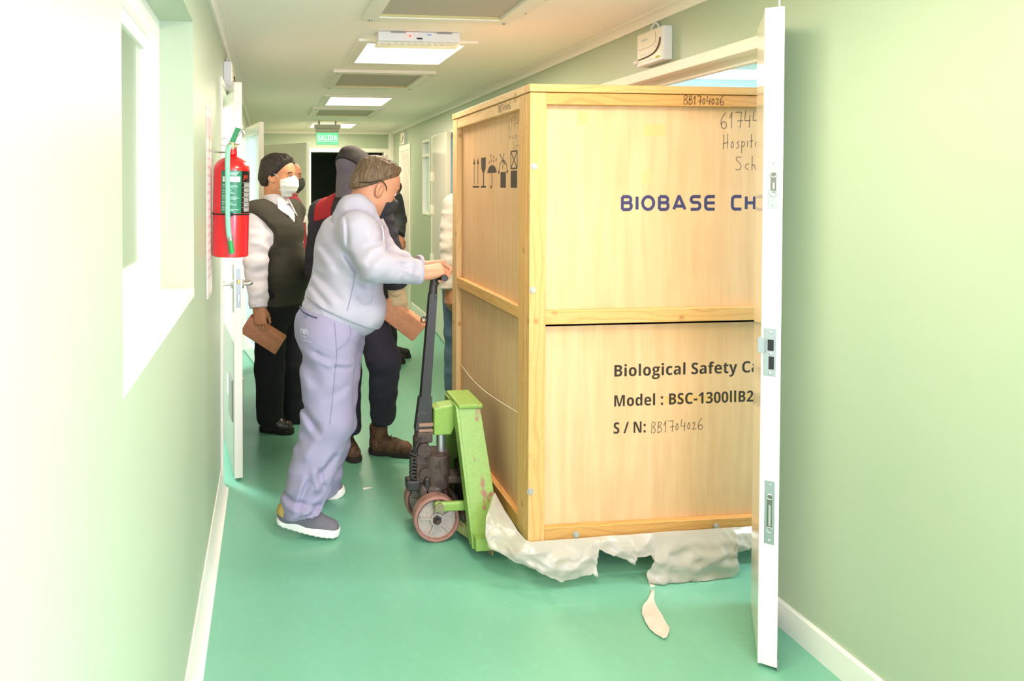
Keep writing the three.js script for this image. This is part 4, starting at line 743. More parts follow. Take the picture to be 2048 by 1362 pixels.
// folds of cloth: ridged noise stretched across the limb
const folds = (x, y, z, fx, fy, fz, s) => { const a = n3(x * fx + s, y * fy, z * fz), b = n3(x * fx * 2.1 - s, y * fy * 1.9 + 3, z * fz * 2.1); return (1 - Math.abs(a) * 2.4) * .7 + b * .5; };

function newPerson(label, base, group) { const g = thing('person', label, 'person', base, group); return g; }
const wear = (g, name, geo, mat, parent = g) => { const b = g.position; return part(name, geo.translate(-b.x, -b.y, -b.z), mat, parent); };
const skinMat = (c) => phys({ color: c, roughness: .55, sheen: .2, sheenRoughness: .6 });
const clothMat = (c, o = {}) => phys({ color: c, roughness: .85, sheen: .25, sheenRoughness: .7, ...o });
{
  const weave = tex(256, 256, (u, v) => 128 + 70 * Math.sin(u * 6.283 * 64) * Math.sin(v * 6.283 * 64) + 50 * (fbm(u, v, 40, 40, 5, 2) - .5), false, [12, 12]);
  M.weave = weave;
}
// head, neck and hair of one person; returns the frame of the head
function buildHead(o) {
  const fr = basis(o.pos, o.fwd, o.up || [0, 1, 0]), s = o.scale || 1;
  fr.s = s; fr.local = (x, y, z) => { const p = fr.inv(x, y, z); return [p[0] / s, p[1] / s, p[2] / s]; };
  fr.field = f => (x, y, z) => { const p = fr.local(x, y, z); return f(p[0], p[1], p[2]) * s; };
  fr.at = (a, b, c) => fr.fwd([a * s, b * s, c * s]);
  fr.box = (m = .15) => bounds([fr.o], m * s);
  const neck = cap(fr.at(-.025, -.05, 0), o.neck, .056 * s, .064 * s), nape = cap(fr.at(-.04, -.04, 0), lerp3(fr.at(-.04, -.04, 0), o.neck, .8), .05 * s, .055 * s), hf = fr.field(HEAD);
  fr.head = hf; fr.flesh = (x, y, z) => smin(hf(x, y, z), smin(neck(x, y, z), nape(x, y, z), .03), .03);
  const [lo, hi] = bounds([fr.o, o.neck], .15); fr.geo = sdfGeo(fr.flesh, lo, hi, .0042); return fr;
}
const napeHair = ell([-.05, -.035, 0], [.063, .075, .064]);
const hairField = (o = {}) => (x, y, z) => {
  const th = (o.thick || .012) + (y > .05 ? (o.top || .006) * Math.min(1, (y - .05) * 20) : 0) + .0035 * n3(x * 60, y * 30, z * 90) + .002 * n3(x * 150, y * 60, z * 190) + (o.wave || 0) * n3(x * 26 + 3, y * 24, z * 30);
  const hl = (x - (o.line ?? .03)) - (y - (o.rise ?? 0)) * (o.slope ?? .85), kk = Math.max(.12, Math.min(1, Math.min(-hl / .04, (y + .085) / .07))); let d = Math.min(skullBase(x, y, z) - th * kk, napeHair(x, y, z) - .003 * n3(x * 60, y * 30, z * 90));
  d = smax(d, hl * .75, .012); d = smax(d, -(y + (o.nape || .075)), .012); d = smax(d, Math.min(-y - .012, .038 + x), .008); return d;
};
function addEyes(g, fr, brow = 0x2a1c14) {
  for (const q of [1, -1]) {
    const e = wear(g, 'eye', new THREE.SphereGeometry(.0115 * fr.s, 16, 12).translate(...fr.at(.0845, .003, q * .031)), std({ color: 0xe6ded6, roughness: .2 }));
    const c = fr.at(.0925, .002, q * .0315); const i = new THREE.SphereGeometry(.0058 * fr.s, 12, 8).translate(...c); part('iris', i.translate(-g.position.x, -g.position.y, -g.position.z), std({ color: 0x1d130d, roughness: .15 }), e);
    wear(g, 'eyelid', tube([fr.at(.089, .004, q * .046), fr.at(.096, .0085, q * .036), fr.at(.098, .0085, q * .026), fr.at(.094, .002, q * .018)], .0042 * fr.s, 16, 6), std({ color: 0x9a6448, roughness: .6 }));
    wear(g, 'eyebrow', tube([fr.at(.084, .02, q * .05), fr.at(.0955, .0265, q * .036), fr.at(.0985, .0225, q * .016)], .0042 * fr.s, 16, 6), std({ color: brow, roughness: .8 }));
  }
}
function faceMask(g, fr, mat, o = {}) {
  const t = o.thick || .0045, pleat = o.pleat || 0;
  const core = union([ell([.058, -.05, 0], [.06, .062, .056]), ell([.09, -.045, 0], [.032, .042, .028])], .03);
  const f = (x, y, z) => {
    const b = Math.min(HEAD(x, y, z), core(x, y, z)) - t - (pleat ? pleat * Math.sin(y * 190) : 0); let d = b;
    d = smax(d, y - (o.top ?? -.008) - (x - .09) * .25 + Math.abs(z) * .22, .006); d = smax(d, (o.back ?? .03) - x - Math.abs(y + .05) * (o.bow ?? .15), .006); d = smax(d, -(y + (o.low ?? .122)), .01); return d;
  };
  const [lo, hi] = fr.box(.16), m = wear(g, 'face_mask', sdfGeo(fr.field(f), lo, hi, .0036), mat);
  for (const q of [1, -1]) {
    const w = .0682, st = (o.loop ? [fr.at(o.back ?? .03, -.022, q * .062), fr.at(.008, .012, q * .083), fr.at(-.026, .006, q * .087), fr.at(-.03, -.02, q * .084), fr.at(-.01, -.05, q * .07), fr.at(o.back ?? .03, -.09, q * .058)] : [fr.at(.036, -.016, q * .066), fr.at(.012, .018, q * .08), fr.at(-.02, .028, q * .088), fr.at(-.06, .004, q * .083), fr.at(-.1, -.014, q * .05), fr.at(-.112, -.016, 0)]);
    part('strap', tube(st, .0021, 40, 6).translate(-g.position.x, -g.position.y, -g.position.z), o.strapMat || mat, m);
  }
  return m;
}
const handGeo = (fr, f, mirror) => { const ff = (x, y, z) => { const p = fr.inv(x, y, z); return f(p[0], p[1], mirror ? -p[2] : p[2]); }; const [lo, hi] = bounds([fr.fwd([.06, -.02, 0])], .135); return sdfGeo(ff, lo, hi, .003); };

// ------------------------------------------------------------------ people
const SK = [0xc98f70, 0xcc9068, 0xc28a6b, 0xbd8565];
function runShoe(g, toe, heel) {
    const dir = [toe[0] - heel[0], toe[1] - heel[1], toe[2] - heel[2]], L = Math.hypot(...dir), f = basis(heel, dir, [0, 1, 0]);
    const up = union([cap([.045, .055, 0], [L * .55, .05, 0], .042, .042), cap([L * .5, .045, 0], [L - .045, .034, 0], .043, .034), cap([.05, .06, 0], [.06, .11, 0], .042, .042)], .02);
    const fld = (x, y, z) => { const p = f.inv(x, y, z); let d = up(p[0], p[1], p[2]); return smax(d, .018 - p[1], .008); };
    const solF = (x, y, z) => { const p = f.inv(x, y, z), u = p[0] / L; const wd = .038 + .009 * Math.sin(u * 5 - 1.4), rise = .014 * Math.max(0, u - .75) * 4 * .6 + (u < .12 ? .012 * (1 - u / .12) : 0); const q = cap([.035, 0, 0], [L - .04, 0, 0], wd, wd)(p[0], 0, p[2]); return smax(q, Math.abs(p[1] - .018 - rise * .7) - .018 + .0015 * Math.sin(p[0] * 260) * (p[1] < .008 ? 1 : 0), .01); };
    const [a, b] = bounds([heel, toe, f.fwd([.06, .12, 0])], .07);
    const s = wear(g, 'shoe', sdfGeo(fld, a, b, .0045), clothMat(0x6d6a74)); s.userData.label = 'dark grey running shoe with thick white sole';
    const add = (n, geo, m) => part(n, geo.translate(-g.position.x, -g.position.y, -g.position.z), m, s);
    add('sole', sdfGeo(solF, a, b, .0045), std({ color: 0xefebe4, roughness: .6 }));
    add('heel_tab', sdfGeo((x, y, z) => { const p = f.inv(x, y, z); return smax(fld(x, y, z) - .003, Math.max(p[0] - .035, .05 - p[1]), .006); }, a, b, .0045), clothMat(0xa8904e));
    for (let i = 0; i < 4; i++) { const u = L * .42 + i * .017; add('lace', tube([f.fwd([u, .075, .03]), f.fwd([u + .004, .0935 - i * .003, .012]), f.fwd([u + .004, .0935 - i * .003, -.012]), f.fwd([u, .075, -.03])], .0025, 16, 5), std({ color: 0x55525c })); }
}
function bootAt(g, toe, heel, mat, high, name, label, soleMat) {
  const dir = [toe[0] - heel[0], 0, toe[2] - heel[2]], L = Math.hypot(...dir), f = basis([heel[0], 0, heel[2]], dir, [0, 1, 0]);
  const up = union([cap([.05, .055, 0], [L * .55, .05, 0], .045, .044), cap([L * .5, .045, 0], [L - .05, .042, 0], .045, .041), cap([.058, .06, 0], [.055, high, 0], .05, .052)], .025);
  const fld = (x, y, z) => { const p = f.inv(x, y, z); return smax(smax(up(p[0], p[1], p[2]) - .002 * n3(x * 40, y * 40, z * 40), .022 - p[1], .006), p[1] - high - .02, .006); };
  const [a, b] = bounds([heel, toe, f.fwd([.06, high, 0])], .08);
  const s = wear(g, name, sdfGeo(fld, [a[0], -.01, a[2]], b, .0055), mat); s.userData.label = label;
  const add = (n, geo, m) => part(n, geo.translate(-g.position.x, -g.position.y, -g.position.z), m, s);
  add('sole', sdfGeo((x, y, z) => { const p = f.inv(x, y, z), u = p[0] / L, q = cap([.042, 0, 0], [L - .046, 0, 0], .045, .046)(p[0], 0, p[2]); const heelGap = p[0] > .09 && p[0] < L * .5 ? .01 : 0; return smax(q, Math.max(p[1] - .03, heelGap + .001 - p[1]), .005); }, [a[0], -.01, a[2]], b, .0055), soleMat);
  if (high > .1) for (let i = 0; i < 4; i++) { const u = .1 + i * .022, y = .115 - i * .011; add('lace', tube([f.fwd([u, y - .012, .028]), f.fwd([u + .006, y + .006, 0]), f.fwd([u, y - .012, -.028])], .003, 12, 5), std({ color: 0x2c1d14 })); }
}
// torso of a standing figure in a frame that faces the way the person faces
function torsoField(pelvis, chest, shR, shL, fwd, o = {}) {
  const R = c => { const b = basis(c, fwd, [0, 1, 0]); return p => [dot(p, b.ex), dot(p, b.ey), dot(p, b.ez)]; }, b = o.belly || 0, k = o.k || 1;
  const f = unit([fwd[0], 0, fwd[2]]), mid = lerp3(pelvis, chest, .45), bc = add3(mid, [f[0] * (.02 + b), 0, f[2] * (.02 + b)]);
  return union([ell(chest, [.125 * k, .19, .185 * k], R(chest)), ell(bc, [(.12 + b * .5) * k, .17, .165 * k], R(bc)), ell(pelvis, [.12 * k, .13, .17 * k], R(pelvis)), cap(shR, shL, .068 * k), cap(lerp3(shR, shL, .3), lerp3(shR, shL, .7), .08 * k)], .06);
}
// 1. the man pushing the truck
{
  const g = newPerson('man in pale grey hoodie and lavender trousers pushing the pallet truck handle', [.19, 0, -2.85]);
  const pelvis = [0.291,0.904,-2.93], hipR = [0.264,0.86,-2.84], hipL = [0.329,0.817,-3.02], kneeR = [0.257,0.499,-2.79], ankR = [0.145,0.149,-2.75], kneeL = [0.311,0.407,-3.04], ankL = [0.248,0.047,-3.1];
  const chest = [0.389,1.217,-2.93], shR = [0.387,1.33,-2.75], shL = [0.487,1.319,-3.12], elR = [0.452,1.191,-2.66], wrR = [0.663,1.148,-2.72], elL = [0.589,1.146,-3.06], wrL = [0.705,1.16,-2.87], neck = [0.412,1.387,-2.93], headC = [0.495,1.523,-2.93];
  const fr = buildHead({ pos: headC, fwd: [.9, -.37, -.2], up: [.36, .93, 0], neck, scale: 1.03 });
  // flesh
  const fl = union([cap(pelvis, chest, .12, .13), cap(shR, shL, .07), cap(shR, elR, .05, .042), cap(elR, wrR, .042, .029), cap(shL, elL, .05, .042), cap(elL, wrL, .042, .029), cap(hipR, kneeR, .08, .055), cap(kneeR, ankR, .052, .038), cap(hipL, kneeL, .08, .055), cap(kneeL, ankL, .052, .038), cap(chest, neck, .1, .06)], .04);
  const all = [pelvis, chest, shR, shL, elR, elL, wrR, wrL, kneeR, kneeL, ankR, ankL];
  const [lo, hi] = bounds(all, .16);
  const hR = basis(wrR, [1, .16, -.02], [-.2, .9, .42]), hL = basis(wrL, [1, .14, .16], [-.1, .96, -.2]);
  const grip = handField([[.75, 1.35, .9], [.85, 1.4, .9], [.9, 1.45, .9], [.95, 1.5, .9]], 1, [[.75, -.45, .4], [.75, -.6, -.25], [.5, -.6, -.6]]);
  const body = merge([sdfGeo(fl, lo, hi, .012), fr.geo, handGeo(hR, grip, true), handGeo(hL, grip, false)]);
  wear(g, 'body', body, skinMat(SK[0]));
  addEyes(g, fr, 0x4a3626);
  const hairF = hairField({ thick: .008, top: .014, line: .0, rise: .03, slope: 1.3, wave: .005, nape: .06 }); const [ha, hb] = fr.box(.16);
  wear(g, 'hair', sdfGeo(fr.field(hairF), ha, hb, .0034), std({ map: tex(256, 256, (u, v) => mix([84, 66, 48], [150, 122, 88], Math.max(0, fbm(u, v, 60, 8, 12, 3) * 1.5 - .5)), true, [8, 8]), roughness: .6 }));
  faceMask(g, fr, std({ color: 0x2e3137, roughness: .85 }), { back: .048, bow: -.2, low: .128, top: -.022, strapMat: M.black });
  // trousers
  const beltN = [.3, 1, .0];
  const tr = union([cap(hipR, kneeR, .128, .106), cap(kneeR, add3(ankR, [-.002, .0, 0]), .106, .088), cap(hipL, kneeL, .125, .1), cap(kneeL, ankL, .1, .085), cap(hipR, hipL, .12), ell(add3(pelvis, [-.045, -.03, 0]), [.13, .14, .16]), ell(add3(pelvis, [.03, .0, 0]), [.13, .13, .16])], .035);
  const hemR = half(add3(ankR, [.005, -.04, 0]), [.25, -1, 0]), hemL = half(add3(ankL, [.0, -.035, 0]), [.15, -1, 0]), top = half(add3(pelvis, [0, .1, 0]), [.25, 1, 0]);
  const crease = (list, x, y) => { let s = 0; for (const [a, b, w, k] of list) { const dx = b[0] - a[0], dy = b[1] - a[1]; let t = ((x - a[0]) * dx + (y - a[1]) * dy) / (dx * dx + dy * dy); if (t < -.3 || t > 1.3) continue; const e = t < 0 ? 1 + t / .3 : t > 1 ? 1 - (t - 1) / .3 : 1; const q = ((x - a[0]) * dy - (y - a[1]) * dx) / Math.hypot(dx, dy) / w; s += k * e * (Math.exp(-q * q) - .6 * Math.exp(-(q - 1.6) * (q - 1.6))); } return s; };
  const legC = [[[0.205,0.803,-2.75], [0.268,0.775,-2.75], .014, .012], [[0.152,0.546,-2.75], [0.207,0.476,-2.75], .018, .014], [[0.163,0.269,-2.75], [0.124,0.156,-2.75], .014, .014], [[0.078,0.187,-2.75], [0.194,0.162,-2.75], .014, .016], [[0.126,0.112,-2.75], [0.202,0.148,-2.75], .012, .014], [[0.207,0.315,-2.75], [0.229,0.244,-2.75], .014, .013], [[0.126,0.394,-2.75], [0.194,0.492,-2.75], .02, .012], [[0.282,0.359,-2.75], [0.22,0.295,-2.75], .018, .012], [[0.352,0.731,-2.75], [0.282,0.748,-2.75], .012, .008], [[0.142,0.77,-2.75], [0.203,0.68,-2.75], .03, .012], [[0.242,0.613,-2.75], [0.33,0.655,-2.75], .02, .007]];
  const armC = [[[0.413,1.275,-2.7], [0.48,1.294,-2.7], .012, .01], [[0.328,1.381,-2.7], [0.332,1.284,-2.7], .008, .008], [[0.337,1.22,-2.7], [0.376,1.159,-2.7], .013, .014], [[0.504,1.25,-2.7], [0.577,1.224,-2.7], .011, .01], [[0.564,1.196,-2.7], [0.63,1.162,-2.7], .01, .008], [[0.411,1.208,-2.7], [0.45,1.251,-2.7], .016, .009], [[0.242,1.253,-2.7], [0.302,1.167,-2.7], .02, .008], [[0.216,1.125,-2.7], [0.302,1.038,-2.7], .02, .009], [[0.184,1.083,-2.7], [0.248,1.013,-2.7], .016, .009], [[0.367,1.123,-2.7], [0.422,1.089,-2.7], .014, .008]];
  const dark = (x, y, z) => { let d = tr(x, y, z); if (z > -2.95) d += crease(legC, x, y); const lowAmp = y < .55 ? Math.min(1, (.55 - y) * 3) : 0; d -= .009 * folds(x, y, z, 5, 8, 5, 4) * (.5 + .9 * lowAmp) + .008 * lowAmp * folds(x + y * .5, y - x * .7, z, 4, 13, 4, 9) + .006 * Math.max(0, 1 - Math.abs(y - .78) * 8) * folds(x - y * .7, y + x * .6, z, 3, 16, 3, 2); const hem = y < .35 ? (z > -2.93 ? hemR(x, y, z) : hemL(x, y, z)) : -1; d = smax(d, hem, .006); return smax(d, top(x, y, z), .01); };
  const [tl, th] = bounds([pelvis, hipR, hipL, kneeR, kneeL, ankR, ankL], .2);
  const lav = clothMat(0x9a94b2, { bumpMap: M.weave, bumpScale: .0003 });
  const tm = wear(g, 'trousers', sdfGeo(dark, tl, th, .0085), lav);
  // surface probe used for the pocket seams and the crest: walks towards the cloth from the viewer's side
  const onCloth = (f, x, y, z0, off = .002) => { let z = z0; for (let i = 0; i < 60; i++) { const d = f(x, y, z); if (d < .0006) break; z -= d * .8; } return [x, y, z + off]; };
  const sub = (n, geo, m) => part(n, geo.translate(-g.position.x, -g.position.y, -g.position.z), m, tm);
  const fine = (pts, n = 24) => new THREE.CatmullRomCurve3(pts.map(p => V(p[0], p[1], 0))).getSpacedPoints(n).map(q => [q.x, q.y]);
  const seam = (pts, r, m, n = 'seam') => sub(n, tube(fine(pts).map(p => onCloth(dark, p[0], p[1], -2.5, .0012)), r, 60, 5), m);
  const P = (X, Y) => [X, Y], sm = clothMat(0x8f8bab);
  seam([[0.282,0.935,-2.78], [0.285,0.869,-2.78], [0.289,0.802,-2.78], [0.282,0.736,-2.78], [0.271,0.625,-2.78], [0.256,0.514,-2.78]].map(p => [p[0], p[1]]), .0016, sm);
  seam([[0.349,0.916,-2.78], [0.356,0.894,-2.78], [0.347,0.863,-2.78], [0.325,0.841,-2.78], [0.294,0.824,-2.78]].map(p => [p[0], p[1]]), .003, sm, 'pocket_edge');
  seam([[0.143,0.962,-2.78], [0.163,0.958,-2.78], [0.187,0.953,-2.78], [0.209,0.95,-2.78]].map(p => [p[0], p[1]]), .0035, std({ color: 0x55506a, roughness: .9 }), 'back_pocket');
  { const q = [0.161,0.947,-2.78], c = onCloth(dark, q[0], q[1], -2.5, .003); sub('button', cyl(.007, .007, .004, 16).rotateX(Math.PI / 2).translate(...c), std({ color: 0x5c6b80 })); }
  {                                                     // white crest printed on the hip
    const c0 = [0.134,0.912,-2.78], c1 = [0.187,0.84,-2.78], N = 8, pos = [], uv = [], ix = [];
    for (let j = 0; j <= N; j++) for (let i = 0; i <= N; i++) { const x = c0[0] + (c1[0] - c0[0]) * i / N, y = c0[1] + (c1[1] - c0[1]) * j / N; pos.push(...onCloth(dark, x, y, -2.5, .0016)); uv.push(i / N, 1 - j / N); }
    for (let j = 0; j < N; j++) for (let i = 0; i < N; i++) { const a = j * (N + 1) + i; ix.push(a, a + N + 1, a + 1, a + 1, a + N + 1, a + N + 2); }
    const gg = new THREE.BufferGeometry(); gg.setAttribute('position', new THREE.Float32BufferAttribute(pos, 3)); gg.setAttribute('uv', new THREE.Float32BufferAttribute(uv, 2)); gg.setIndex(ix); gg.computeVertexNormals();
    const draw = ink => canvas(192, 256, (c, w, h) => { c.fillStyle = ink ? '#000' : '#e9e9f2'; c.fillRect(0, 0, w, h); if (!ink) return; c.strokeStyle = '#fff'; c.fillStyle = '#fff'; c.lineWidth = 8; c.beginPath(); c.arc(66, 84, 52, .5 * Math.PI - 1.0, -.5 * Math.PI + .5, true); c.stroke(); c.beginPath(); c.arc(66, 84, 52, .5 * Math.PI + 1.0, 1.5 * Math.PI - .5); c.stroke(); c.lineWidth = 6; c.beginPath(); c.arc(66, 78, 30, 0, 7); c.stroke(); c.beginPath(); c.moveTo(52, 60); c.lineTo(52, 100); c.lineTo(76, 100); c.moveTo(52, 76); c.lineTo(72, 62); c.lineTo(84, 84); c.lineTo(62, 86); c.stroke(); for (let i = 0; i < 4; i++) c.fillRect(36 + i * 17, 148, 10, 8); for (let i = 0; i < 12; i++) c.fillRect(14 + i * 14, 202 + i * .6, 9, 7); });
    const am = draw(true); am.colorSpace = THREE.NoColorSpace; sub('printed_crest', gg, std({ color: 0xecebf4, alphaMap: am, transparent: true, roughness: .8 })).userData.label = 'small white printed crest';
  }
  // hoodie
  const hoodieC = 0xb4b0c0, hm = clothMat(hoodieC, { bumpMap: M.weave, bumpScale: .0002 }), waist = lerp3(pelvis, chest, .18);
  const to = union([ell(lerp3(pelvis, chest, .95), [.165, .2, .205], p => { const c = Math.cos(-.28), s = Math.sin(-.28); return [p[0] * c - p[1] * s, p[0] * s + p[1] * c, p[2]]; }), ell(add3(lerp3(pelvis, chest, .32), [.03, .0, 0]), [.165, .19, .2], p => { const c = Math.cos(-.25), s = Math.sin(-.25); return [p[0] * c - p[1] * s, p[0] * s + p[1] * c, p[2]]; }), cap(shR, shL, .085), ell(add3(waist, [-.005, -.01, 0]), [.165, .11, .195]), ell([0.427,0.96,-2.93], [.11, .12, .18]), cap(lerp3(pelvis, chest, .5), add3(chest, [-.03, .06, 0]), .14, .12)], .05);
  const arms = [cap(shR, elR, .079, .07), cap(elR, wrR, .073, .05), cap(shL, elL, .08, .072), cap(elL, wrL, .074, .05)];
  const hemH = half([0.291,0.96,-2.93], [-.46, -1, 0]), cuffR = half(add3(wrR, [-.002, 0, 0]), [1, .05, 0]), cuffL = half(add3(wrL, [-.002, 0, 0]), [1, .05, 0]);
  const hoodie = (x, y, z) => {
    let d = to(x, y, z) + (z > -2.9 ? crease(armC, x, y) : 0) - .006 * folds(x + y * .4, y - x * .3, z, 5, 9, 5, 2); d = smax(d, hemH(x, y, z), .012);
    let a = 1e3; for (const f of arms) a = smin(a, f(x, y, z), .03); a -= (z > -2.9 ? -crease(armC, x, y) : 0) + .008 * folds(x - y * .6, y + x * .5, z, 13, 7, 6, 7); a = smax(a, x - wrR[0] + .002, .006); return smin(d, a, .03);
  };
  const [ol, oh] = bounds([pelvis, chest, shR, shL, elR, elL, wrR, wrL], .23);
  const ho = wear(g, 'hoodie', sdfGeo(hoodie, ol, oh, .0085), hm), subH = (n, geo, m) => part(n, geo.translate(-g.position.x, -g.position.y, -g.position.z), m, ho);
  // ribbed hem and cuffs
  const hemB = half([0.291,0.904,-2.93], [-.46, -1, 0]), hemT = half([0.291,0.974,-2.93], [-.46, -1, 0]);
  subH('hem_band', sdfGeo((x, y, z) => smax(smax(to(x, y, z) + .007 - .0012 * Math.sin((x + z * 1.3) * 420), hemB(x, y, z), .006), -hemT(x, y, z) - .0, .006), ...bounds([pelvis], .27), .0075), hm);
  for (const [a, b, s] of [[elR, wrR, 1], [elL, wrL, -1]]) { const c = lerp3(a, b, .86), e = lerp3(a, b, 1.02); subH('cuff', sdfGeo((x, y, z) => smax(cap(a, b, .06, .0475)(x, y, z), Math.max(c[0] - x, x - e[0]), .005), ...bounds([c, e], .08), .005), hm); }
  // hood lying on the shoulders
  const hd = [[0.334,1.386,-2.86], [0.361,1.428,-2.84], [0.395,1.444,-2.82], [0.439,1.41,-2.83], [0.485,1.354,-2.86]], hf = [[0.349,1.38,-2.99], [0.385,1.422,-3.03], [0.428,1.438,-3.06], [0.472,1.402,-3.04], [0.509,1.346,-3]];
  const hoodP = []; for (const l of [hd, hf]) for (let i = 0; i < 4; i++) hoodP.push(cap(l[i], l[i + 1], [.036, .044, .042, .034, .026][i], [.036, .044, .042, .034, .026][i + 1]));
  hoodP.push(cap(hd[0], hf[0], .038), cap(hd[1], hf[1], .038), cap(add3(hd[0], [-.015, -.05, 0]), add3(hf[0], [-.015, -.05, 0]), .04));
  const hoodU = union(hoodP, .035); subH('hood', sdfGeo((x, y, z) => hoodU(x, y, z) - .006 * folds(x, y, z, 9, 9, 5, 5), ...bounds([...hd, ...hf], .12), .007), hm);
  const onH = (p, off) => onCloth(hoodie, p[0], p[1], -2.4, off);
  for (const l of [[[0.507,1.393,-2.8], [0.514,1.341,-2.8], [0.516,1.29,-2.8], [0.514,1.259,-2.8]]]) subH('drawstring', tube(l.map(p => onH(p, .004)), .0035, 24, 6), std({ color: 0xf0eef2, roughness: .8 }));
  subH('side_seam', tube(fine([[0.372,1.153,-2.8], [0.365,1.097,-2.8], [0.352,1.041,-2.8], [0.336,0.986,-2.8]]).map(p => onH(p, .0012)), .0025, 48, 6), clothMat(0xa09bb4));
  subH('pocket_edge', tube(fine([[0.385,1.041,-2.8], [0.408,1.014,-2.8], [0.442,1.013,-2.8], [0.457,1.044,-2.8], [0.46,1.073,-2.8]]).map(p => onH(p, .001)), .004, 48, 6), hm);
  // running shoes
  runShoe(g, [0.305,-0,-2.72], [0.021,0.058,-2.76]); runShoe(g, [0.382,0.008,-3.1], [0.174,-0.044,-3.1]);
}

function stander(o) {                                    // generic standing figure: returns the group and useful fields
  const g = newPerson(o.label, o.base), j = o.j;
  const fr = buildHead({ pos: j.head, fwd: o.look, up: o.headUp, neck: j.neck, scale: o.headScale || 1 });
  const fl = union([torsoField(j.pelvis, j.chest, j.shR, j.shL, o.fwd, { k: .8 }), cap(j.shR, j.elR, .048, .04), cap(j.elR, j.wrR, .04, .028), cap(j.shL, j.elL, .048, .04), cap(j.elL, j.wrL, .04, .028), cap(j.hipR, j.knR, .075, .052), cap(j.knR, j.anR, .05, .036), cap(j.hipL, j.knL, .075, .052), cap(j.knL, j.anL, .05, .036), cap(j.chest, j.neck, .09, .06)], .04);
  const pts = Object.values(j), [lo, hi] = bounds(pts, .15), gs = [sdfGeo(fl, lo, hi, .014), fr.geo];
  if (o.hands) for (const [f, fld, mir] of o.hands) gs.push(handGeo(f, fld, mir));
  wear(g, 'body', merge(gs), skinMat(o.skin)); addEyes(g, fr, o.brow || 0x201510);
  // trousers
  const lg = o.leg || [.1, .078, .068], tr = union([cap(j.hipR, j.knR, lg[0], lg[1]), cap(j.knR, j.anR, lg[1], lg[2]), cap(j.hipL, j.knL, lg[0], lg[1]), cap(j.knL, j.anL, lg[1], lg[2]), torsoField(j.pelvis, add3(j.pelvis, [0, .1, 0]), j.hipR, j.hipL, o.fwd, { k: .95 })], .03);
  const mid = [(j.knR[0] + j.knL[0]) / 2, (j.knR[2] + j.knL[2]) / 2], dirR = [j.knR[0] - mid[0], j.knR[2] - mid[1]], wy = j.pelvis[1] + .12;
  const trf = (x, y, z) => { let d = tr(x, y, z); d -= (o.legFold || .006) * folds(x, y, z, 5, 9, 5, o.seed || 1) * (y < .6 ? 1.2 : .7); const hem = ((x - mid[0]) * dirR[0] + (z - mid[1]) * dirR[1] > 0 ? j.anR[1] : j.anL[1]) - .045 - y; d = smax(d, hem, .006); return smax(d, y - wy, .01); };
  const [tl, th] = bounds([j.pelvis, j.hipR, j.hipL, j.knR, j.knL, j.anR, j.anL], .19);
  const trousers = wear(g, 'trousers', sdfGeo(trf, tl, th, o.cell || .01), o.legMat);
  return { g, fr, j, trousers };
}
function jacket(S, o, name, mat, sleeve, extra) {        // torso plus sleeves
  const { g, j } = S, t0 = torsoField(j.pelvis, j.chest, j.shR, j.shL, o.fwd, { belly: o.belly || 0, k: o.k || 1.06 }), tp = o.trap ? union([cap(add3(j.neck, [0, -.03, 0]), j.shR, o.trap, .07), cap(add3(j.neck, [0, -.03, 0]), j.shL, o.trap, .07)], .03) : null, t = tp ? (x, y, z) => smin(t0(x, y, z), tp(x, y, z), .05) : t0;
  const [s0, s1, s2] = sleeve, arms = union([cap(j.shR, j.elR, s0, s1), cap(j.elR, j.wrR, s1, s2), cap(j.shL, j.elL, s0, s1), cap(j.elL, j.wrL, s1, s2)], .02), dR = unit(add3(j.wrR, j.elR.map(v => -v))), dL = unit(add3(j.wrL, j.elL.map(v => -v))), cR = half(j.wrR, dR), cL = half(j.wrL, dL);
  const near = (x, y, z, p) => Math.hypot(x - p[0], y - p[1], z - p[2]) < .16;
  const f = (x, y, z) => { let d = smax(t(x, y, z) - (o.fold || .007) * folds(x, y, z, 5, 9, 5, o.seed || 3), j.pelvis[1] - (o.drop ?? .02) - y, .012); let a = arms(x, y, z) - (o.armFold || .008) * folds(x, y, z, 6, 13, 6, (o.seed || 3) + 2); if (near(x, y, z, j.wrR)) a = smax(a, cR(x, y, z), .005); if (near(x, y, z, j.wrL)) a = smax(a, cL(x, y, z), .005); d = smin(d, a, .03); return extra ? extra(d, x, y, z) : d; };
  const [lo, hi] = bounds([j.pelvis, j.chest, j.shR, j.shL, j.elR, j.elL, j.wrR, j.wrL], .2); const m = wear(g, name, sdfGeo(f, lo, hi, o.cell || .0095), mat); m.userData.field = undefined; delete m.userData.field; return { mesh: m, f, torso: t };
}
const collarBand = (S, mat, r = .062, h = .035, name = 'collar', parent) => { const n = S.j.neck, a = lerp3(n, S.fr.at(-.03, -.06, 0), -.1), b = lerp3(n, S.fr.at(-.03, -.06, 0), .55), ax = unit(add3(b, a.map(v => -v))); const f = (x, y, z) => { const c = cap(a, b, r + .012, r - .002)(x, y, z), p0 = half(b, ax)(x, y, z), p1 = -half(a, ax)(x, y, z); return smax(smax(c, p0, .004), p1, .01); }; return part(name, sdfGeo(f, ...bounds([a, b], .1), .006).translate(-S.g.position.x, -S.g.position.y, -S.g.position.z), mat, parent || S.g); };

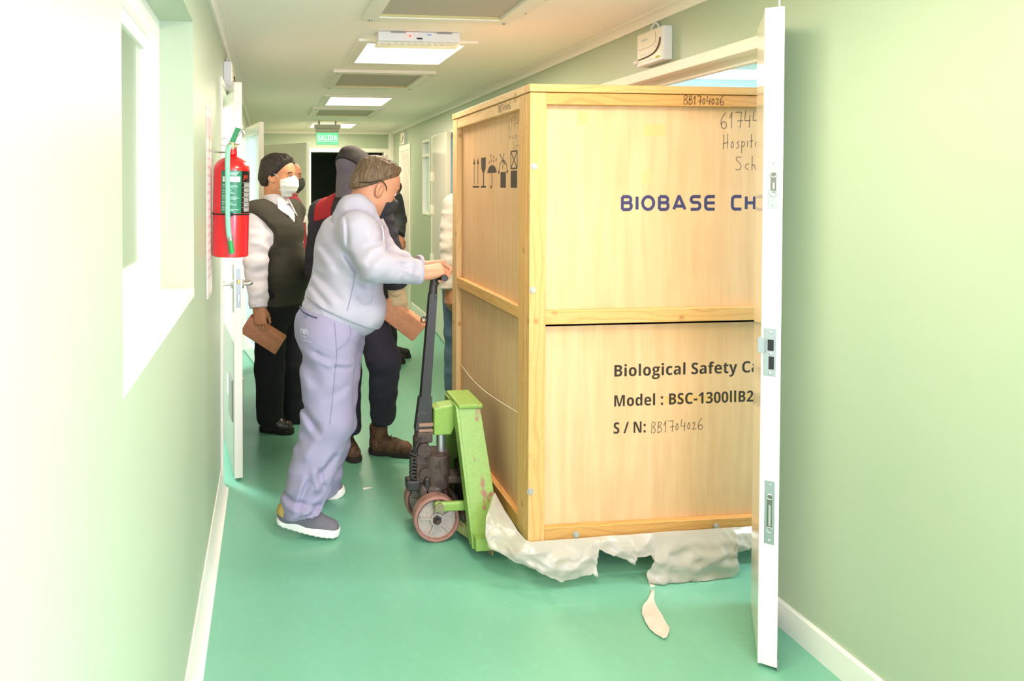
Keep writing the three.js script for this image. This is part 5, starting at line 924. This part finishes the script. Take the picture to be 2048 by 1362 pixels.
// 2. the man in the knitted vest
{
  const j = { pelvis: [0.069,0.787,-4.05], hipR: [0.008,0.738,-3.98], hipL: [0.141,0.708,-4.12], knR: [0.004,0.401,-3.95], knL: [0.146,0.355,-4.1], anR: [0.004,0.09,-3.97], anL: [0.16,0.05,-4.12], chest: [0.057,1.225,-4.05], shR: [-0.071,1.345,-3.94], shL: [0.152,1.344,-4.22], elR: [-0.081,1.078,-3.84], wrR: [-0.063,0.814,-3.77], elL: [0.148,1.027,-4.32], wrL: [0.154,0.737,-4.3], neck: [0.044,1.416,-4.04], head: [0.06,1.593,-4.03] };
  const fwd = unit([.86, 0, .5]);
  const hR = basis(add3(j.wrR, [0, -.004, 0]), [.12, -1, .05], [-.45, 0, .9]), hL = basis(j.wrL, [.05, -1, 0], [.5, 0, -.8]);
  const hold = handField([[.35, .75, .5], [.35, .8, .5], [.35, .8, .5], [.4, .8, .5]], 1, [[.8, -.55, .3], [.9, -.5, -.05], [.95, -.25, -.05]]), rest = handField([.4, .5, .4]);
  const o = { label: 'man in white shirt and dark knitted vest wearing a white mask', base: [j.pelvis[0], 0, j.pelvis[2]], j, fwd, look: [.9, -.04, .42], skin: SK[1], headScale: 1.02, legMat: clothMat(0x17161a), leg: [.105, .09, .085], hands: [[hR, hold, true], [hL, rest, false]], belly: .03, seed: 11, legFold: .004 };
  const S = stander(o), [ha, hb] = S.fr.box(.16);
  wear(S.g, 'hair', sdfGeo(S.fr.field(hairField({ thick: .014, top: .012, line: .022, rise: .004, wave: .003, nape: .068 })), ha, hb, .0038), std({ color: 0x221a17, roughness: .5 }));
  faceMask(S.g, S.fr, std({ color: 0xe9f1ec, roughness: .75 }), { back: .044, low: .128, top: .004, bow: .05, pleat: .0011, loop: true, strapMat: M.white, thick: .007 });
  const shirtM = clothMat(0xdedbe2), J = jacket(S, { ...o, armFold: .013 }, 'shirt', shirtM, [.075, .068, .052]);
  for (const [a, b] of [[j.elR, j.wrR], [j.elL, j.wrL]]) { const c0 = lerp3(a, b, .82), dr = unit(add3(b, a.map(v => -v))), p0 = half(c0, dr), p1 = half(b, dr); part('cuff', sdfGeo((x, y, z) => smax(cap(a, b, .06, .054)(x, y, z), Math.max(-p0(x, y, z), p1(x, y, z) - .006), .004), ...bounds([c0, b], .08), .006).translate(-S.g.position.x, 0, -S.g.position.z), shirtM, J.mesh); }
  collarBand(S, shirtM, .073, .03, 'collar', J.mesh);
  // collar points
  const cp = (q) => { const b = basis(j.neck, fwd, [0, 1, 0]), k = p => b.fwd(p); return hexa([k([.03, .055, q * .05]), k([.075, .02, q * .03]), k([.12, -.075, q * .05]), k([.06, -.03, q * .085]), k([.036, .06, q * .054]), k([.082, .025, q * .034]), k([.127, -.073, q * .054]), k([.066, -.026, q * .09])]); };
  for (const q of [1, -1]) part('collar_point', cp(q).translate(-S.g.position.x, 0, -S.g.position.z), shirtM, J.mesh);
  // vest: torso shell with V neck and arm holes
  const vt = torsoField(j.pelvis, j.chest, j.shR, j.shL, fwd, { belly: .03, k: 1.13 }), vb = basis(j.neck, fwd, [0, 1, 0]);
  const vs = union([cap(j.shR, lerp3(j.shR, j.elR, .3), .09, .088), cap(j.shL, lerp3(j.shL, j.elL, .3), .09, .088)], .02);
  const vf = (x, y, z) => { let d = smin(vt(x, y, z), vs(x, y, z), .03) - .007 - .006 * folds(x, y, z, 4, 10, 4, 17); const p = vb.inv(x, y, z); const q1 = Math.min(1, Math.max(0, (-p[1] - .03) / .15)), arm = .232 - .075 * q1 * q1 * (3 - 2 * q1) + Math.max(0, -p[1] - .24) * .7 - Math.abs(p[2]); d = smax(d, -arm, .012); const vneck = Math.abs(p[2]) - (p[1] + .13) * .55; if (p[0] > .0) d = smax(d, -Math.max(vneck, .0 - p[0]), .008); d = smax(d, -(cap([0, -.01, 0], [0, .2, 0], .084)(p[0], p[1], p[2])), .01); return smax(d, j.pelvis[1] + .0 - y, .012); };
  wear(S.g, 'knitted_vest', sdfGeo(vf, ...bounds([j.pelvis, j.chest, j.shR, j.shL], .22), .0095), clothMat(0x3f3d33, { bumpMap: M.weave, bumpScale: .0008, roughness: .95 }));
  part('belt', sdfGeo((x, y, z) => smax(torsoField(j.pelvis, j.chest, j.shR, j.shL, fwd, { k: 1.0, belly: .02 })(x, y, z) - .004, Math.abs(y - j.pelvis[1] + .015) - .018, .003), ...bounds([j.pelvis], .22), .009).translate(-S.g.position.x, 0, -S.g.position.z), M.black, S.trousers);
  const lea = phys({ color: 0x2a201b, roughness: .35, clearcoat: .4 }), so = std({ color: 0x15110f });
  bootAt(S.g, [0.151,0.017,-3.9], [-0.059,0.039,-3.98], lea, .08, 'shoe', 'dark brown leather shoe', so); bootAt(S.g, [0.328,0.012,-4.1], [0.109,-0.002,-4.16], lea, .08, 'shoe', 'dark brown leather shoe', so);
}
const brickTex = tex(256, 256, (u, v) => { const a = fbm(u, v, 8, 8, 41, 4), b = fbm(u, v, 60, 60, 44, 2); let c = mix([208, 140, 104], [230, 166, 128], a); if (b > .7) c = mix(c, [188, 118, 86], .5); return c; }, true, [4, 4]);
const brickM = std({ map: brickTex, roughness: .9 });
function brick(label, pos, rot) {
  const g = part('brick', uvm(new RoundedBoxGeometry(.25, .122, .064, 3, .009)), brickM, scene, pos, rot); g.name = numbered('brick'); g.userData = { label, category: 'brick', group: 'bricks held by the men' };
}
brick('orange clay brick held low by the man in the knitted vest', [-0.034,0.642,-3.815], [.22, -.3, -.5]);
brick('orange clay brick in the gloved hand of the man with the beanie', [0.723,0.804,-3.42], [.2, -.3, -.6]);

// 3. the man in the dark jacket with red shoulders
{
  const j = { pelvis: [0.481,0.808,-3.62], hipR: [0.55,0.776,-3.52], hipL: [0.444,0.74,-3.7], knR: [0.626,0.58,-3.42], knL: [0.434,0.453,-3.62], anR: [0.643,0.215,-3.56], anL: [0.447,0.17,-3.56], chest: [0.466,1.231,-3.64], shR: [0.587,1.363,-3.46], shL: [0.329,1.361,-3.8], elR: [0.664,1.101,-3.38], wrR: [0.682,0.978,-3.4], elL: [0.289,1.019,-3.84], wrL: [0.342,0.842,-3.72], neck: [0.46,1.46,-3.64], head: [0.486,1.616,-3.64] };
  const fwd = unit([.78, 0, -.62]);
  const glove = handField([[.35, .6, .4], [.35, .6, .4], [.35, .6, .4], [.4, .6, .4]], 1.05, [[.75, -.6, .2], [.9, -.4, -.1], [.95, -.25, -.1]]), hR = basis(j.wrR, [.25, -1, .05], [-.2, 0, .95]);
  const o = { label: 'man in dark jacket with red shoulders and a charcoal beanie', base: [j.pelvis[0], 0, j.pelvis[2]], j, fwd, look: [.72, -.1, -.66], skin: SK[2], legMat: clothMat(0x2a2736, {}), leg: [.105, .088, .068], seed: 23, legFold: .008, hands: [[hR, glove, true]] };
  const S = stander(o), [ha, hb] = S.fr.box(.18);
  const navy = clothMat(0x2b2a36), red = clothMat(0xa8202c), J = jacket(S, { ...o, trap: .075 }, 'jacket', navy, [.088, .075, .06]);
  // red yoke over the shoulders
  const yb = basis(j.neck, fwd, [0, 1, 0]);
  const yk = (x, y, z) => { const p = yb.inv(x, y, z); return smax(J.f(x, y, z) - .005, Math.max(-.1 - Math.abs(p[2]) * .22 - p[1], Math.abs(Math.abs(p[2]) - .115) - .08), .006); };
  part('red_shoulder', sdfGeo(yk, ...bounds([j.shR, j.shL, j.neck], .13), .008).translate(-S.g.position.x, 0, -S.g.position.z), red, J.mesh);
  collarBand(S, navy, .075, .05, 'collar', J.mesh);
  const knit = skullBase, hl = (x, y) => y + .012 - (x) * .28;
  const bean = (x, y, z) => { let d = knit(x, y, z) - .016 - .0012 * n3(x * 40, y * 40, z * 40); d = smin(d, ell([-.045, .105, 0], [.05, .028, .045])(x, y, z), .04); return smax(d, -(y + .004 + (x + .02) * .62), .006); };
  wear(S.g, 'beanie', sdfGeo(S.fr.field(bean), ha, hb, .0042), clothMat(0x231e1f, { bumpMap: M.weave, bumpScale: .0006 }));
  const gn = union([cap([-.022, -.02, 0], [-.035, -.16, 0], .08, .072), ell([.0, -.06, 0], [.08, .07, .07])], .04);
  const gait = (x, y, z) => { let d = Math.min(gn(x, y, z), HEAD(x, y, z) - .009) - .002 * n3(x * 30, y * 50, z * 30); d = smax(d, y + (x + .02) * .62 - .006, .006); d = smax(d, x - .085 + (y > -.02 ? (y + .02) * 2 : 0), .01); return smax(d, -(y + .165), .01); };
  wear(S.g, 'neck_gaiter', sdfGeo(S.fr.field(gait), ...S.fr.box(.22), .005), clothMat(0x676270));
  const gl = (x, y, z) => { const p = hR.inv(x, y, z); return Math.min(glove(p[0], p[1], -p[2]), cap([-.05, 0, 0], [.02, 0, 0], .042, .036)(...p)) - .0045; };
  wear(S.g, 'work_glove', sdfGeo(gl, ...bounds([hR.fwd([.06, -.02, 0])], .15), .0042), clothMat(0xcdb48e));
  const bm = std({ map: tex(256, 256, (u, v) => mix([66, 44, 32], [120, 84, 58], Math.max(0, fbm(u, v, 10, 10, 66, 4) * 1.6 - .5)), true, [5, 5]), roughness: .7 }), so = std({ color: 0x2c2420, roughness: .9 });
  bootAt(S.g, [0.813,0.082,-3.5], [0.568,0.095,-3.58], bm, .15, 'boot', 'scuffed brown work boot', so); bootAt(S.g, [0.485,0.037,-3.44], [0.408,0.031,-3.64], bm, .15, 'boot', 'scuffed brown work boot', so);
}
// 4. the man in maroon, mostly behind the vest
{
  const B = [0.13,1.52,-4.75], X = B[0], Z = B[2], q = (x, y, z) => [X + x, y, Z + z];
  const j = { pelvis: q(0, .93, 0), hipR: q(-.02, .88, .09), hipL: q(.02, .88, -.09), knR: q(-.01, .48, .09), knL: q(.03, .48, -.09), anR: q(-.02, .09, .1), anL: q(.02, .09, -.1), chest: q(.01, 1.24, 0), shR: q(.02, 1.38, .19), shL: q(.0, 1.38, -.19), elR: q(.0, 1.1, .24), wrR: q(.06, .86, .22), elL: q(.0, 1.1, -.24), wrL: q(.06, .86, -.22), neck: q(.01, 1.44, 0), head: [0.138,1.599,-4.75] };
  const fwd = unit([.97, 0, .1]), rest = handField([.35, .5, .4]);
  const o = { label: 'man in a maroon sweater standing behind the man with the white mask', base: [X, 0, Z], j, fwd, look: [.97, 0, .16], skin: SK[2], legMat: clothMat(0x23222a), seed: 31, cell: .012, hands: [[basis(j.wrR, [.1, -1, 0], [0, 0, 1]), rest, true], [basis(j.wrL, [.1, -1, 0], [0, 0, -1]), rest, false]] };
  const S = stander(o), [ha, hb] = S.fr.box(.16);
  wear(S.g, 'hair', sdfGeo(S.fr.field(hairField({ thick: .008, line: .0, rise: .02 })), ha, hb, .005), std({ color: 0x4a3a30, roughness: .7 }));
  faceMask(S.g, S.fr, std({ color: 0x3d443c, roughness: .85 }), { back: .03, loop: true });
  const J = jacket(S, o, 'sweater', clothMat(0x93303e), [.08, .07, .055]); collarBand(S, clothMat(0x7d2633), .066, .03, 'collar', J.mesh);
  part('chest_logo', new THREE.SphereGeometry(.03, 16, 10).scale(1, 1, .2).translate(.12, 1.29, .1), M.white, J.mesh);
  const so = std({ color: 0x191614 }); bootAt(S.g, [X + .2, 0, Z + .11], [X - .07, 0, Z + .1], so, .08, 'shoe', 'dark shoe', so); bootAt(S.g, [X + .22, 0, Z - .1], [X - .05, 0, Z - .1], so, .08, 'shoe', 'dark shoe', so);
}
// 5. the man in black, seen past the face of the man who pushes
{
  const B = [1.004,1.52,-5.5], X = B[0], Z = B[2], q = (x, y, z) => [X + x, y, Z + z];
  const j = { pelvis: q(0, .93, 0), hipR: q(-.05, .88, .07), hipL: q(.05, .88, -.07), knR: q(-.03, .48, .08), knL: q(.06, .48, -.05), anR: q(-.03, .09, .08), anL: q(.06, .09, -.08), chest: q(.0, 1.22, 0), shR: q(-.08, 1.38, .17), shL: q(.06, 1.38, -.17), elR: [1.093,1.245,-5.3], wrR: [1.056,1.123,-5.12], elL: q(.05, 1.1, -.24), wrL: q(.1, .86, -.2), neck: q(0, 1.44, 0), head: q(.03, 1.58, 0) };
  j.shR = [1.066,1.405,-5.36];
  const fwd = unit([.8, 0, .6]), rest = handField([.35, .5, .4]);
  const o = { label: 'man in black with a bare hand behind the man pushing the truck', base: [X, 0, Z], j, fwd, look: [.95, -.1, .2], skin: SK[3], legMat: clothMat(0x1e1e24), seed: 41, cell: .012, hands: [[basis(j.wrR, [-.05, -.9, .4], [.1, .4, .9]), rest, true], [basis(j.wrL, [.1, -1, 0], [0, 0, -1]), rest, false]] };
  const S = stander(o), [ha, hb] = S.fr.box(.16);
  wear(S.g, 'hair', sdfGeo(S.fr.field(hairField({})), ha, hb, .005), std({ color: 0x2a211c, roughness: .7 })); faceMask(S.g, S.fr, M.black, { back: .03, loop: true });
  const J = jacket(S, o, 'jacket', clothMat(0x2b3133), [.075, .064, .052]); collarBand(S, clothMat(0x23282a), .066, .03, 'collar', J.mesh);
  part('wrist_watch', bar(lerp3(j.elR, j.wrR, .97), lerp3(j.elR, j.wrR, 1.06), .036).translate(-X, 0, -Z), M.black, S.g);
  const so = std({ color: 0x191614 }); bootAt(S.g, [X + .17, 0, Z + .12], [X - .09, 0, Z + .08], so, .08, 'shoe', 'dark shoe', so); bootAt(S.g, [X + .26, 0, Z - .06], [X + .0, 0, Z - .08], so, .08, 'shoe', 'dark shoe', so);
}
// 6. the man behind the crate, of whom one arm shows
{
  const B = [1.418,1.52,-4.45], X = B[0], Z = B[2], q = (x, y, z) => [X + x, y, Z + z];
  const j = { pelvis: q(0, .93, 0), hipR: q(-.09, .88, .02), hipL: q(.09, .88, -.02), knR: q(-.09, .48, .03), knL: q(.09, .48, .0), anR: q(-.09, .09, .0), anL: q(.1, .09, -.02), chest: q(0, 1.2, 0), shR: [1.307,1.389,-4.4], shL: q(.19, 1.38, -.06), elR: [1.264,1.08,-4.36], wrR: [1.24,0.808,-4.3], elL: q(.25, 1.1, -.08), wrL: q(.25, .86, 0), neck: q(0, 1.42, 0), head: q(-.01, 1.57, .02) };
  const fwd = unit([-.2, 0, 1]), rest = handField([[.5, .9, .5], [.45, .7, .4], [.4, .5, .4], [.4, .5, .4]]);
  const o = { label: 'man in a light grey hoodie half hidden behind the crate', base: [X, 0, Z], j, fwd, look: [-.5, -.1, .85], skin: SK[2], legMat: clothMat(0x5f7690), seed: 51, cell: .011, hands: [[basis(j.wrR, [.02, -1, .08], [-.85, 0, .4]), rest, true], [basis(j.wrL, [.05, -1, .08], [.9, 0, .2]), rest, false]] };
  const S = stander(o), [ha, hb] = S.fr.box(.16);
  wear(S.g, 'hair', sdfGeo(S.fr.field(hairField({})), ha, hb, .005), std({ color: 0x6b5a48, roughness: .7 })); faceMask(S.g, S.fr, M.white, { back: .03, loop: true });
  const J = jacket(S, { ...o, armFold: .012 }, 'hoodie', clothMat(0xcfccc4), [.078, .066, .05]); collarBand(S, clothMat(0xc4c1b9), .075, .03, 'hood_collar', J.mesh);
  const so = std({ color: 0x4a4642 }); bootAt(S.g, [X - .12, 0, Z + .2], [X - .09, 0, Z - .06], so, .08, 'shoe', 'grey shoe', so); bootAt(S.g, [X + .1, 0, Z + .18], [X + .1, 0, Z - .08], so, .08, 'shoe', 'grey shoe', so);
}

scene.traverse(o => { if (o.isMesh) o.castShadow = o.receiveShadow = true; });
renderer.render(scene, camera);
